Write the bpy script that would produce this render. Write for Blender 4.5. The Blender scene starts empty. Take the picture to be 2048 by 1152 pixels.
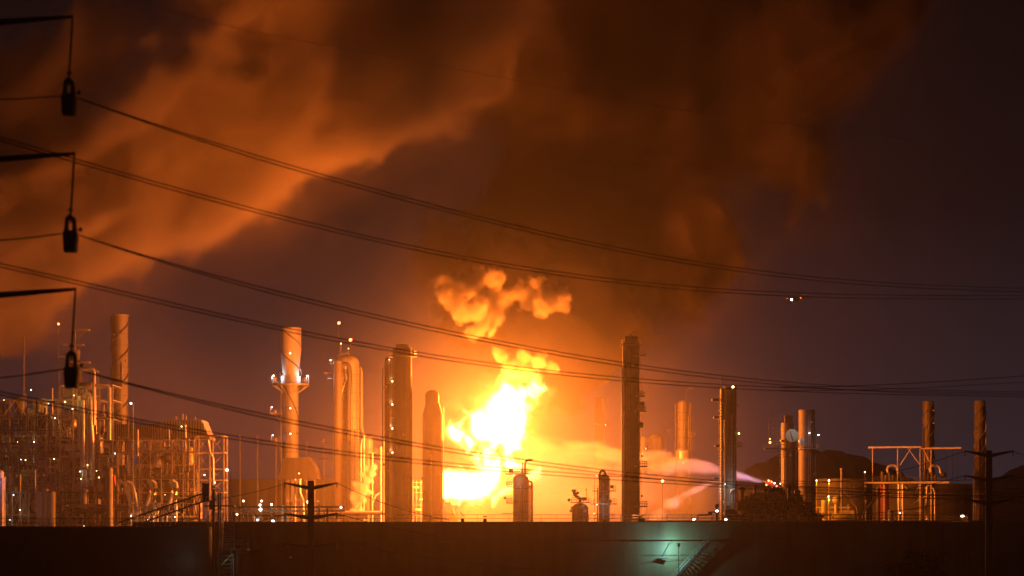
import bpy, bmesh, math, random
import numpy as np
from mathutils import Vector, Matrix
random.seed(11)
R = math.radians
sc = bpy.context.scene
C = sc.collection

# ------------------------------------------------------------------ camera, sky, fire light, exposure
F = 5185.0            # focal length in photo pixels (2048 wide)
EYE = 16.0            # camera height
HOR = 1040.0          # photo row of the horizon
cam_d = bpy.data.cameras.new('camera'); cam = bpy.data.objects.new('camera', cam_d); C.objects.link(cam)
cam.location = (0, 0, EYE); cam.rotation_euler = (R(90), 0, 0)
cam_d.sensor_width = 36; cam_d.lens = 36 * F / 2048; cam_d.shift_y = (HOR - 576) / 2048
cam_d.clip_start = 1; cam_d.clip_end = 9000
cam_d.dof.use_dof = True; cam_d.dof.focus_distance = 700; cam_d.dof.aperture_fstop = 0.95
sc.camera = cam

w = bpy.data.worlds.new('World'); sc.world = w; w.use_nodes = True
wn = w.node_tree.nodes; wl = w.node_tree.links
sky = wn.new('ShaderNodeTexSky'); sky.sky_type = 'NISHITA'; sky.sun_disc = False
sky.sun_elevation = R(-3); sky.sun_rotation = R(200); sky.dust_density = 4.0; sky.ozone_density = 2.0
geo = wn.new('ShaderNodeTexCoord'); sep = wn.new('ShaderNodeSeparateXYZ'); wl.new(geo.outputs['Generated'], sep.inputs[0])
glow = wn.new('ShaderNodeValToRGB'); el = glow.color_ramp.elements       # light pollution of the city: brightest low in the sky, the same all round
el[0].position = 0.0; el[0].color = (.027, .021, .028, 1)
el[1].position = 1.0; el[1].color = (.001, .0008, .0011, 1)
for p_, c_ in ((.05, (.018, .0138, .019)), (.12, (.005, .0038, .0054)), (.20, (.0013, .001, .0014)), (.4, (.001, .0008, .0011))):
    e_ = el.new(p_); e_.color = (*c_, 1)
wl.new(sep.outputs['Z'], glow.inputs[0])
skyd = wn.new('ShaderNodeVectorMath'); skyd.operation = 'SCALE'; skyd.inputs['Scale'].default_value = 0.10
wl.new(sky.outputs[0], skyd.inputs[0])
addn = wn.new('ShaderNodeVectorMath'); addn.operation = 'ADD'
wl.new(skyd.outputs[0], addn.inputs[0]); wl.new(glow.outputs[0], addn.inputs[1])
wl.new(addn.outputs[0], wn['Background'].inputs[0])
wn['Background'].inputs[1].default_value = 1.0

vs = sc.view_settings
vs.view_transform = 'Standard'; vs.look = 'None'; vs.gamma = 1; vs.use_curve_mapping = False; vs.exposure = 0.0
cy = sc.cycles
cy.use_denoising = True; cy.volume_bounces = 0; cy.max_bounces = 3; cy.diffuse_bounces = 1; cy.glossy_bounces = 2
cy.transparent_max_bounces = 12; cy.volume_step_rate = 4.5; cy.volume_max_steps = 256
cy.sample_clamp_indirect = 3.0; cy.use_adaptive_sampling = True; cy.adaptive_threshold = 0.08

def s_of(D): return D / F                       # metres per photo pixel at distance D
def at(px, py, D): return Vector(((px - 1024) / F * D, D, EYE - (py - HOR) / F * D))

FIRE_D = 720
def fire_lamp(px, py, D, watts, size, col=(1.0, 0.20, 0.017)):
    l = bpy.data.lights.new('fire_light', 'POINT'); l.energy = watts; l.color = col; l.shadow_soft_size = size
    o = bpy.data.objects.new('fire_light', l); o.location = at(px, py, D); C.objects.link(o)
    return o
fire_lamp(1010, 835, 704, 1.8e6, 7)
fire_lamp(945, 972, 703, 0.4e6, 5)

# ------------------------------------------------------------------ materials
MATS = {}
def mat(name, col, rough=0.6, metal=0.0, var=0.25, scale=0.6, streak=0.0, spec=0.4):
    if name in MATS: return MATS[name]
    m = bpy.data.materials.new(name); m.use_nodes = True; nt = m.node_tree; b = nt.nodes['Principled BSDF']
    tc = nt.nodes.new('ShaderNodeNewGeometry'); mp = nt.nodes.new('ShaderNodeMapping')
    mp.inputs['Scale'].default_value = (scale, scale, scale * (0.12 if streak else 1))
    nz = nt.nodes.new('ShaderNodeTexNoise'); nz.inputs['Scale'].default_value = 1; nz.inputs['Detail'].default_value = 5
    rp = nt.nodes.new('ShaderNodeValToRGB')
    lo = [c * (1 - var) for c in col]; hi = [min(1, c * (1 + var * .6)) for c in col]
    rp.color_ramp.elements[0].position = .3; rp.color_ramp.elements[1].position = .7
    rp.color_ramp.elements[0].color = (*lo, 1); rp.color_ramp.elements[1].color = (*hi, 1)
    L = nt.links.new
    L(tc.outputs['Position'], mp.inputs[0]); L(mp.outputs[0], nz.inputs[0]); L(nz.outputs[0], rp.inputs[0])
    L(rp.outputs[0], b.inputs['Base Color'])
    b.inputs['Roughness'].default_value = rough; b.inputs['Metallic'].default_value = metal
    b.inputs['Specular IOR Level'].default_value = spec
    MATS[name] = m; return m
def emit(name, col, strength):
    if name in MATS: return MATS[name]
    m = bpy.data.materials.new(name); m.use_nodes = True; nt = m.node_tree; nt.nodes.clear()
    o = nt.nodes.new('ShaderNodeOutputMaterial'); e = nt.nodes.new('ShaderNodeEmission')
    e.inputs[0].default_value = (*col, 1); e.inputs[1].default_value = strength
    nt.links.new(e.outputs[0], o.inputs[0]); m.cycles.emission_sampling = 'NONE'
    MATS[name] = m; return m
STEEL = mat('galvanised_steel', (.20, .195, .19), .5, .3)
DARK = mat('dark_steel', (.035, .033, .03), .6)
PIPE = mat('aluminium_lagging', (.50, .48, .45), .35, .35, .25, 1.5)
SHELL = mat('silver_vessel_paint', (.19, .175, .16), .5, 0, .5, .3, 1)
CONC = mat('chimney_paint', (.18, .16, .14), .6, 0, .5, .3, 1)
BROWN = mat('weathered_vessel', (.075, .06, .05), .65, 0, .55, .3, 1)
RUST = mat('red_oxide_paint', (.30, .06, .03), .55, 0, .3, .6)
SIDING = mat('ribbed_siding', (.36, .33, .29), .55, 0, .25, .3, 1)
TANK = mat('olive_tank_paint', (.10, .095, .06), .6, 0, .5, .3, 1)
RACK = mat('rack_steel', (.40, .35, .29), .5, .1, .4)
TANKL = mat('pale_tank_paint', (.42, .42, .36), .55, 0, .12, .12)
YELLOW = mat('yellow_paint', (.55, .42, .08), .5)
PALE = mat('pale_beam_paint', (.62, .58, .52), .5)
BLACK = mat('black_rubber', (.02, .02, .02), .6)
WIRE = mat('weathered_conductor', (.035, .03, .03), .7)
GROUND = mat('oily_ground', (.06, .055, .045), .9, 0, .4, .05)
HILL = mat('dry_scrub', (.05, .045, .03), .95, 0, .4, .01)
BARK = mat('bark', (.06, .045, .035), .9)
LEAF = mat('dark_leaves', (.012, .015, .007), .7)
B_WHITE = emit('lamp_white', (1, .93, .82), 12)
B_COOL = emit('lamp_cool', (.75, .9, 1), 12)
B_WARM = emit('lamp_warm', (1, .72, .3), 12)
B_YEL = emit('lamp_sodium', (1, .8, .25), 12)
B_BLUE = emit('aircraft_light', (.55, .72, 1), 22)
B_RED = emit('lamp_red', (1, .12, .04), 18)
B_ORANGE = emit('lamp_orange', (1, .35, .05), 14)

# ------------------------------------------------------------------ object helpers
def thing(name, label, cat, loc=(0, 0, 0), group=None, kind=None):
    o = bpy.data.objects.new(name, None); o.empty_display_size = .5; C.objects.link(o); o.location = loc
    if label: o['label'] = label
    if cat: o['category'] = cat
    if group: o['group'] = group
    o['kind'] = kind or 'thing'
    return o
def wloc(o):
    v = Vector(o.location)
    while o.parent: o = o.parent; v = v + Vector(o.location)
    return v
def put(name, me, parent, M=None, org=None):
    """link mesh ME under PARENT; M is a world matrix, else ORG a world origin"""
    o = bpy.data.objects.new(name, me); C.objects.link(o)
    if M is None: M = Matrix.Translation(Vector(org) if org is not None else Vector((0, 0, 0)))
    if parent is not None:
        o.parent = parent; M = Matrix.Translation(-Vector(parent['_w'] if '_w' in parent else wloc(parent))) @ M
    o.matrix_local = M if parent is not None else o.matrix_local
    if parent is None: o.matrix_world = M
    return o
UNIT = {}
def unit_mesh(kind, m, seg=16):
    k = (kind, m.name, seg)
    if k in UNIT: return UNIT[k]
    bm = bmesh.new()
    if kind == 'box': bmesh.ops.create_cube(bm, size=1)
    elif kind == 'cyl':
        bmesh.ops.create_cone(bm, cap_ends=True, segments=seg, radius1=1, radius2=1, depth=1)
    elif kind == 'ball': bmesh.ops.create_icosphere(bm, subdivisions=2, radius=1)
    me = bpy.data.meshes.new(kind); bm.to_mesh(me); bm.free(); me.materials.append(m)
    if kind != 'box':
        for p in me.polygons: p.use_smooth = len(p.vertices) <= 4
    UNIT[k] = me; return me
def axis_matrix(p0, p1, sx, sy):
    p0 = Vector(p0); p1 = Vector(p1); d = p1 - p0; L = d.length
    if L < 1e-6: L = 1e-6; d = Vector((0, 0, 1))
    q = d.to_track_quat('Z', 'Y')
    return Matrix.Translation((p0 + p1) / 2) @ q.to_matrix().to_4x4() @ Matrix.Diagonal((sx, sy, L, 1))
def beam(parent, name, p0, p1, w, m=STEEL, h=None): return put(name, unit_mesh('box', m), parent, axis_matrix(p0, p1, w, h or w))
def box(parent, name, c, size, m=STEEL): return put(name, unit_mesh('box', m), parent, Matrix.Translation(Vector(c)) @ Matrix.Diagonal((*size, 1)))
def cyl(parent, name, p0, p1, r, m=PIPE, seg=16): return put(name, unit_mesh('cyl', m, seg), parent, axis_matrix(p0, p1, r, r))
def ball(parent, name, c, r, m): 
    rr = (r, r, r) if not hasattr(r, '__len__') else r
    return put(name, unit_mesh('ball', m), parent, Matrix.Translation(Vector(c)) @ Matrix.Diagonal((*rr, 1)))

class MB:
    def __init__(s): s.v = []; s.f = []
    def ring_tube(s, pts, rad, seg=6, closed=False):
        pts = [Vector(p) for p in pts]; n = len(pts); base = len(s.v)
        up = Vector((0, 0, 1))
        for i, p in enumerate(pts):
            if closed: d = pts[(i + 1) % n] - pts[i - 1]
            else: d = pts[min(i + 1, n - 1)] - pts[max(i - 1, 0)]
            d.normalize()
            a = up.cross(d)
            if a.length < .05: a = Vector((1, 0, 0)).cross(d)
            a.normalize(); b = d.cross(a)
            r = rad[i] if hasattr(rad, '__len__') else rad
            for k in range(seg):
                t = 2 * math.pi * k / seg
                s.v.append(p + a * (r * math.cos(t)) + b * (r * math.sin(t)))
        for i in range(n if closed else n - 1):
            j = (i + 1) % n
            for k in range(seg):
                k2 = (k + 1) % seg
                s.f.append((base + i * seg + k, base + i * seg + k2, base + j * seg + k2, base + j * seg + k))
        if not closed:
            s.f.append(tuple(base + k for k in reversed(range(seg))))
            s.f.append(tuple(base + (n - 1) * seg + k for k in range(seg)))
        return s
    def box(s, p0, p1, w, h=None):
        M = axis_matrix(p0, p1, w, h or w); b = len(s.v)
        for x in (-.5, .5):
            for y in (-.5, .5):
                for z in (-.5, .5): s.v.append(M @ Vector((x, y, z)))
        for f in ((0, 1, 3, 2), (4, 6, 7, 5), (0, 4, 5, 1), (2, 3, 7, 6), (0, 2, 6, 4), (1, 5, 7, 3)): s.f.append(tuple(b + i for i in f))
        return s
    def lathe(s, c, prof, seg=32, a0=0, a1=2 * math.pi):
        """PROF: [(r, z)] about vertical axis through C"""
        c = Vector(c); b = len(s.v); full = abs(a1 - a0 - 2 * math.pi) < 1e-4; n = seg if full else seg + 1
        for (r, z) in prof:
            for k in range(n):
                t = a0 + (a1 - a0) * k / seg
                s.v.append(c + Vector((r * math.cos(t), r * math.sin(t), z)))
        for i in range(len(prof) - 1):
            for k in range(seg):
                k2 = (k + 1) % n
                s.f.append((b + i * n + k, b + i * n + k2, b + (i + 1) * n + k2, b + (i + 1) * n + k))
        return s
    def prism(s, poly, y0, y1):
        """extrude an XZ polygon from Y0 to Y1"""
        b = len(s.v); n = len(poly)
        for y in (y0, y1):
            for (x, z) in poly: s.v.append(Vector((x, y, z)))
        s.f.append(tuple(b + i for i in range(n))); s.f.append(tuple(b + n + i for i in reversed(range(n))))
        for i in range(n): j = (i + 1) % n; s.f.append((b + i, b + n + i, b + n + j, b + j))
        return s
    def build(s, name, m, parent=None, smooth=False, org=None):
        org = Vector(org) if org is not None else (wloc(parent) if parent is not None else Vector((0, 0, 0)))
        me = bpy.data.meshes.new(name); me.from_pydata([v - org for v in s.v], [], s.f); me.update()
        bm = bmesh.new(); bm.from_mesh(me); bmesh.ops.recalc_face_normals(bm, faces=bm.faces); bm.to_mesh(me); bm.free()
        me.materials.append(m)
        if smooth:
            for p in me.polygons: p.use_smooth = True
            try: me.set_sharp_from_angle(angle=R(40))
            except Exception: pass
        return put(name, me, parent, org=org)
def tag(o, label, cat=None, group=None, kind=None):
    o['label'] = label
    if cat: o['category'] = cat
    if group: o['group'] = group
    if kind: o['kind'] = kind
    return o
def tube(parent, name, pts, r, m=PIPE, seg=10): return MB().ring_tube(pts, r, seg).build(name, m, parent, True)
def arc(c, r, a0, a1, n, ax='xz'):
    out = []
    for i in range(n + 1):
        t = R(a0 + (a1 - a0) * i / n)
        out.append(Vector(c) + Vector((r * math.cos(t), 0, r * math.sin(t))))
    return out
def lamp(parent, p, bulb=B_WHITE, r=.22, watts=0, col=(1, .95, .85), size=.3, name='lamp', off=(0, 0, -.5)):
    b = ball(parent, name, p, r * .62, bulb)
    if watts:
        l = bpy.data.lights.new('lamp_light', 'POINT'); l.energy = watts * .22; l.color = col; l.shadow_soft_size = size
        o = bpy.data.objects.new('lamp_light', l); C.objects.link(o); o.location = Vector(p) + Vector(off)
    return b
def railing(parent, pts, h=1.1, closed=False, m=STEEL, name='railing', posts=1, t=.05):
    mb = MB(); pts = [Vector(p) for p in pts]
    for z in (h, h * .5): mb.ring_tube([p + Vector((0, 0, z)) for p in pts], t, 4, closed)
    for p in pts[::posts]: mb.box(p, p + Vector((0, 0, h)), t * 1.6)
    return mb.build(name, m, parent)
def circ(c, r, n, a0=0, a1=360): 
    return [Vector(c) + Vector((r * math.cos(R(a0 + (a1 - a0) * i / n)), r * math.sin(R(a0 + (a1 - a0) * i / n)), 0)) for i in range(n + (0 if abs(a1 - a0) >= 359 else 1))]
def platform(parent, c, r0, r1, a0=0, a1=360, m=STEEL, th=.25, rail=True):
    full = abs(a1 - a0) >= 359; seg = 20
    d = MB().lathe(c, [(r0, 0), (r1, 0), (r1, -th), (r0, -th), (r0, 0)], seg, R(a0), R(a1)).build('platform', m, parent)
    if rail: 
        rl = railing(d, circ(c, r1 - .1, 10, a0, a1), closed=full)
    return d
def ladder(parent, p0, p1, width=.7, m=STEEL, step=.9, axis=Vector((1, 0, 0)), cage=False):
    mb = MB(); p0 = Vector(p0); p1 = Vector(p1)
    for s in (-.5, .5): mb.box(p0 + axis * (s * width), p1 + axis * (s * width), .09)
    n = int((p1 - p0).length / step)
    for i in range(1, n): q = p0.lerp(p1, i / n); mb.box(q - axis * width * .5, q + axis * width * .5, .07)
    return mb.build('ladder', m, parent)
def shell(parent, name, c, r, z0, z1, m, top='dome', seg=32, flare=None):
    prof = [(r, z0)]
    if flare: prof += flare
    else: prof += [(r, z0 + (z1 - z0) * t) for t in (.25, .5, .75)]
    if top == 'dome':
        h = r * .7
        prof += [(r * math.cos(t), z1 - h + h * math.sin(t)) for t in [i * math.pi / 2 / 7 for i in range(8)]]
    elif top == 'open': prof += [(r, z1), (r * .88, z1), (r * .88, z1 - 3)]
    else: prof += [(r, z1), (.01, z1)]
    return MB().lathe((c[0], c[1], 0), prof, seg).build(name, m, parent, True)

# ------------------------------------------------------------------ procedural noise for smoke and flame grids
def hash3(ix, iy, iz, s):
    with np.errstate(over='ignore'):
        h = ix * np.uint32(374761393) + iy * np.uint32(668265263) + iz * np.uint32(2246822519) + np.uint32((s * 974711) & 0xffffffff)
        h = (h ^ (h >> np.uint32(13))) * np.uint32(1274126177)
        h = (h ^ (h >> np.uint32(15))) * np.uint32(2654435761)
        h = h ^ (h >> np.uint32(16))
    return (h & np.uint32(0xffffff)).astype(np.float32) * np.float32(1 / 16777215.)
def noise3(x, y, z, s):
    fx = np.floor(x); fy = np.floor(y); fz = np.floor(z)
    ix = fx.astype(np.int64).astype(np.uint32); iy = fy.astype(np.int64).astype(np.uint32); iz = fz.astype(np.int64).astype(np.uint32)
    x = x - fx; y = y - fy; z = z - fz
    x = x * x * x * (x * (x * 6 - 15) + 10); y = y * y * y * (y * (y * 6 - 15) + 10); z = z * z * z * (z * (z * 6 - 15) + 10)
    o = np.uint32(1); r = 0
    def lerp(a, b, t): return a + (b - a) * t
    c = lambda a, b, d: hash3(ix + o * np.uint32(a), iy + o * np.uint32(b), iz + o * np.uint32(d), s)
    return lerp(lerp(lerp(c(0,0,0), c(1,0,0), x), lerp(c(0,1,0), c(1,1,0), x), y), lerp(lerp(c(0,0,1), c(1,0,1), x), lerp(c(0,1,1), c(1,1,1), x), y), z)
def fbm(x, y, z, octv=4, s=1, billow=False):
    t = 0; a = .5; n = 0
    x = x.astype(np.float32) + 100; y = y.astype(np.float32) + 100; z = z.astype(np.float32) + 100
    x, y, z = x * .81 + y * .31 - z * .5, x * -.16 + y * .93 + z * .33, x * .56 - y * .19 + z * .81
    for o in range(octv):
        q = noise3(x, y, z, s + o * 17)
        if billow: q = np.abs(q * 2 - 1)
        t = t + a * q; n += a; a *= .5
        x, y, z = (x * .36 + y * .48 - z * .80) * 2.03 + 3.1, (x * -.80 + y * .60) * 2.03 + 51.7, (x * .48 + y * .64 + z * .60) * 2.03 + 5.3
    return t / n
def poly_sd(u, v, pts):
    """signed distance to a polygon, positive inside"""
    d = np.full(u.shape, 1e12, np.float32); inside = np.zeros(u.shape, bool); n = len(pts)
    for i in range(n):
        x0, y0 = pts[i]; x1, y1 = pts[(i + 1) % n]; ex, ey = x1 - x0, y1 - y0
        wx = u - x0; wy = v - y0; t = np.clip((wx * ex + wy * ey) / (ex * ex + ey * ey + 1e-9), 0, 1)
        d = np.minimum(d, (wx - ex * t) ** 2 + (wy - ey * t) ** 2)
        c = ((y0 <= v) & (y1 > v)) | ((y1 <= v) & (y0 > v))
        with np.errstate(divide='ignore', invalid='ignore'):
            inside ^= c & (u < x0 + (v - y0) * ex / (ey if ey else 1e-9))
    return np.where(inside, 1, -1) * np.sqrt(d)
def sstep(x): x = np.clip(x, 0, 1); return x * x * (3 - 2 * x)

def volume_object(name, lo, hi, vox, fn, m, label):
    lo = np.array(lo, float); hi = np.array(hi, float)
    n = np.maximum(2, np.ceil((hi - lo) / vox).astype(int) + 1); hi = lo + (n - 1) * vox
    ax = [(lo[i] + vox * np.arange(n[i])).astype(np.float32) for i in range(3)]
    g = np.meshgrid(*ax, indexing='ij'); gx, gy, gz = [a.ravel() for a in g]
    d = np.ascontiguousarray(np.clip(fn(gx, gy, gz), 0, None), dtype=np.float32)
    shp = d.reshape(n)
    for k in range(3):                                       # close the grid with empty voxels
        sl = [slice(None)] * 3; sl[k] = 0; shp[tuple(sl)] = 0; sl[k] = -1; shp[tuple(sl)] = 0
    me = bpy.data.meshes.new(name); me.vertices.add(len(d))
    me.vertices.foreach_set('co', np.stack([gx, gy, gz], 1).astype(np.float32).ravel())
    at_ = me.attributes.new('dens', 'FLOAT', 'POINT'); at_.data.foreach_set('value', shp.ravel())
    ob = bpy.data.objects.new(name, me); C.objects.link(ob)
    gt = bpy.data.node_groups.new(name, 'GeometryNodeTree')
    gt.interface.new_socket('Geometry', in_out='INPUT', socket_type='NodeSocketGeometry')
    gt.interface.new_socket('Geometry', in_out='OUTPUT', socket_type='NodeSocketGeometry')
    N = gt.nodes.new; L = gt.links.new
    gi = N('NodeGroupInput'); go = N('NodeGroupOutput'); pos = N('GeometryNodeInputPosition')
    def vm(op, src, **kw):
        q = N('ShaderNodeVectorMath'); q.operation = op; L(src, q.inputs[0])
        if 'b' in kw: q.inputs[1].default_value = kw['b']
        if 'sc' in kw: q.inputs['Scale'].default_value = kw['sc']
        return q
    a = vm('SUBTRACT', pos.outputs[0], b=tuple(lo)); a = vm('SCALE', a.outputs[0], sc=1 / vox)
    a = vm('ADD', a.outputs[0], b=(.5, .5, .5)); a = vm('FLOOR', a.outputs[0])
    a = vm('DOT_PRODUCT', a.outputs[0], b=(float(n[1] * n[2]), float(n[2]), 1.0))
    ii = N('FunctionNodeFloatToInt'); ii.rounding_mode = 'ROUND'; L(a.outputs['Value'], ii.inputs[0])
    na = N('GeometryNodeInputNamedAttribute'); na.data_type = 'FLOAT'; na.inputs[0].default_value = 'dens'
    si = N('GeometryNodeSampleIndex'); si.data_type = 'FLOAT'; si.clamp = True
    L(gi.outputs[0], si.inputs['Geometry']); L(na.outputs['Attribute'], si.inputs['Value']); L(ii.outputs[0], si.inputs['Index'])
    vc = N('GeometryNodeVolumeCube'); vc.inputs['Min'].default_value = tuple(lo); vc.inputs['Max'].default_value = tuple(hi)
    for k, ch in enumerate('XYZ'): vc.inputs['Resolution ' + ch].default_value = int(n[k])
    L(si.outputs[0], vc.inputs['Density'])
    sm = N('GeometryNodeSetMaterial'); sm.inputs['Material'].default_value = m
    L(vc.outputs[0], sm.inputs[0]); L(sm.outputs[0], go.inputs[0])
    ob.modifiers.new('density_grid', 'NODES').node_group = gt
    me.materials.append(m); ob['kind'] = 'stuff'; ob['label'] = label
    return ob
def smoke_mat(name, density, col, aniso=0.0, absorb=(0, 0, 0), emis=None, step=1.0):
    m = bpy.data.materials.new(name); m.use_nodes = True; m.cycles.volume_step_rate = step; nt = m.node_tree; nt.nodes.clear()
    o = nt.nodes.new('ShaderNodeOutputMaterial'); p = nt.nodes.new('ShaderNodeVolumePrincipled')
    nt.links.new(p.outputs[0], o.inputs['Volume'])
    p.inputs['Density'].default_value = density; p.inputs['Color'].default_value = (*col, 1)
    p.inputs['Anisotropy'].default_value = aniso
    p.inputs['Absorption Color'].default_value = (*absorb, 1)
    if emis:
        strength, ecol, powr = emis
        at_ = nt.nodes.new('ShaderNodeAttribute'); at_.attribute_name = 'density'
        pw = nt.nodes.new('ShaderNodeMath'); pw.operation = 'POWER'; pw.inputs[1].default_value = powr
        ml = nt.nodes.new('ShaderNodeMath'); ml.operation = 'MULTIPLY'; ml.inputs[1].default_value = strength
        nt.links.new(at_.outputs['Fac'], pw.inputs[0]); nt.links.new(pw.outputs[0], ml.inputs[0])
        nt.links.new(ml.outputs[0], p.inputs['Emission Strength']); p.inputs['Emission Color'].default_value = (*ecol, 1)
    return m

# ================================================================== the setting
mb = MB(); mb.v = [Vector(p) for p in ((-2300, -100, 0), (2300, -100, 0), (2300, 4300, 0), (-2300, 4300, 0))]; mb.f = [(0, 1, 2, 3)]
g = mb.build('ground', GROUND); g['kind'] = 'structure'; g['label'] = 'dark ground of the refinery'
def hill(name, pts, D, depth, label):
    """a rounded ridge whose skyline follows PTS (photo pixels) at distance D"""
    mb = MB(); n = 60; rows = 12; xs = [pts[0][0] + (pts[-1][0] - pts[0][0]) * i / n for i in range(n + 1)]
    def top(px):
        for (a, b) in zip(pts, pts[1:]):
            if a[0] <= px <= b[0]:
                t = (px - a[0]) / (b[0] - a[0]); t = t * t * (3 - 2 * t) * .4 + t * .6; return a[1] + (b[1] - a[1]) * t
    for j in range(rows + 1):
        f = j / rows; q = math.sin(f * math.pi)
        for px in xs:
            p = at(px, top(px), D); h = max(0, p.z) * q ** .8 * (1 + .03 * math.sin(px * .13 + j))
            mb.v.append(Vector((p.x, D + (f - .5) * depth, h - (.6 if q < .05 else 0))))
    for j in range(rows):
        for i in range(n): a = j * (n + 1) + i; mb.f.append((a, a + 1, a + n + 2, a + n + 1))
    o = mb.build(name, HILL, None, True); o['kind'] = 'structure'; o['label'] = label
hill('hill', [(1440, 1040), (1500, 935), (1560, 912), (1620, 902), (1680, 905), (1740, 925), (1790, 950), (1850, 985), (1930, 1035)], 1900, 500, 'dark rounded hill behind the paired right-hand stacks')
hill('hill', [(1900, 1040), (1960, 985), (2010, 955), (2050, 932), (2150, 900), (2300, 930)], 2300, 500, 'dark hill rising at the right edge of the picture')

# ================================================================== foreground storage tanks
def storage_tank(name, label, Xc, Dc, Rr, H, m, girder=None, rail=True, rail_arc=(180, 360)):
    t = thing(name, label, 'tank', (Xc, Dc, 0))
    MB().lathe((Xc, Dc, 0), [(Rr, 0), (Rr, H * .33), (Rr, H * .66), (Rr, H)], 128).build('shell', m, t, True)
    MB().lathe((Xc, Dc, 0), [(Rr + .02, H), (Rr + .02, H + .12), (Rr - .5, H + .12), (Rr - .5, H - .6), (.1, H - .3)], 128).build('roof', m, t, True)
    if girder: MB().lathe((Xc, Dc, 0), [(Rr, girder), (Rr + .4, girder), (Rr + .4, girder - .16), (Rr, girder - .16)], 128).build('wind_girder', m, t)
    if rail:
        n = 96; pts = circ((Xc, Dc, H + .12), Rr - .15, n, *rail_arc)
        railing(t, pts, 1.05, m=STEEL, t=.035)
    return t
TA = storage_tank('storage_tank', 'wide olive storage tank across the centre foreground with railed rim', 6.4, 440, 70, EYE - .42, TANK, EYE - 3.05)
TC = storage_tank('storage_tank', 'dark storage tank filling the lower right behind the centre tank', 94, 520, 70, EYE - .22, TANK, EYE - 3.4)
TB = storage_tank('storage_tank', 'near black storage tank at lower left below the process units', -71.7, 335, 33, EYE - 1.0, DARK, None)
storage_tank('storage_tank', 'olive storage tank far behind the orange striped chimney', at(590, 0, 930).x, 960, 27, EYE + 82 * s_of(933), TANK, None, False)
storage_tank('storage_tank', 'dim green storage tank behind the yellow lit pump yard', at(1690, 0, 800).x, 812, 10, EYE + 82 * s_of(803), TANK, None, False)
storage_tank('storage_tank', 'broad dim storage tank behind the orange beamed heater deck', at(1850, 0, 870).x, 905, 22, EYE + 72 * s_of(885), TANK, None, False)

# floodlight on the tank wall
def tank_wall_y(x): return 440 - math.sqrt(70 ** 2 - (x - 6.4) ** 2)
fx = at(1357, 0, 369).x; fy = tank_wall_y(fx) - 3.4; fz = EYE - 52 * s_of(369)
fl = thing('floodlight', 'floodlight on a thin post shining teal light on the tank wall', 'floodlight', (fx, fy, 0))
beam(fl, 'post', (fx, fy, 0), (fx, fy, fz + .1), .09, DARK)
box(fl, 'housing', (fx, fy, fz + .15), (.42, .3, .5), DARK)
box(fl, 'lens', (fx - .02, fy + .17, fz + .12), (.34, .03, .4), B_COOL)
l = bpy.data.lights.new('floodlight_beam', 'POINT'); l.energy = 1300; l.color = (.38, 1, .88); l.shadow_soft_size = .1
o = bpy.data.objects.new('floodlight_beam', l); C.objects.link(o); o.location = (fx - .5, fy + .6, fz - .5)
# bracket with a tray hanging below the girder
bx = at(1345, 0, 370).x; by = tank_wall_y(bx) - .75
br = thing('hanging_tray', 'thin slanted bracket with a flat tray hanging in the teal light', 'bracket', (bx, by, EYE - 3.3))
p_hi = Vector((bx + .05, by, EYE - 3.2)); p_lo = Vector((at(1330, 0, 370).x, by - .2, EYE - 73 * s_of(370)))
beam(br, 'arm', p_hi, p_lo, .07, DARK)
tx = at(1327, 0, 370).x
box(br, 'tray', (tx, by - .2, EYE - 77 * s_of(370)), (1.35, .4, .16), DARK); box(br, 'lamp_tube', (tx - .1, by - .2, EYE - 75.0 * s_of(370)), (.75, .28, .12), STEEL)
for k, (zz, sl) in enumerate(((EYE - 70 * s_of(370), 0.0), (EYE - 83 * s_of(370), .55))):
    pts = []
    for i in range(15):
        xx = at(1290 + i * 9, 0, 370).x; pts.append((xx, tank_wall_y(xx) - .35, zz + sl * (i / 14)))
    cb = MB().ring_tube(pts, .03, 5).build('cable', BLACK); tag(cb, ('level cable stapled across the teal lit wall', 'lower sloping cable across the teal lit wall')[k], 'cable')
# spiral stair up the wall
st = thing('spiral_stair', 'open tread stair climbing the teal lit tank wall', 'stair', (at(1340, 0, 370).x, tank_wall_y(at(1340, 0, 370).x), 0))
sx0, sz0 = at(1300, 0, 370).x, EYE - 172 * s_of(370); sx1, sz1 = at(1416, 0, 372).x, EYE - 46 * s_of(372)
n = 30
for side, wd in ((.12, .10), (1.25, .16)):
    mb = MB(); pts = []
    for i in range(n + 1):
        x = sx0 + (sx1 - sx0) * i / n; pts.append((x, tank_wall_y(x) - side, sz0 + (sz1 - sz0) * i / n))
    for a, b in zip(pts, pts[1:]): mb.box(a, b, wd, .32)
    mb.build('stringer', DARK, st)
for i in range(n):
    x = sx0 + (sx1 - sx0) * (i + .5) / n; z = sz0 + (sz1 - sz0) * (i + .5) / n
    box(st, 'tread', (x, tank_wall_y(x) - .68, z + .05), (.30, 1.1, .05), STEEL)
pts = [(sx0 + (sx1 - sx0) * i / 15, tank_wall_y(sx0 + (sx1 - sx0) * i / 15) - 1.22, sz0 + (sz1 - sz0) * i / 15) for i in range(16)]
railing(st, pts, 1.0, t=.03)
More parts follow.
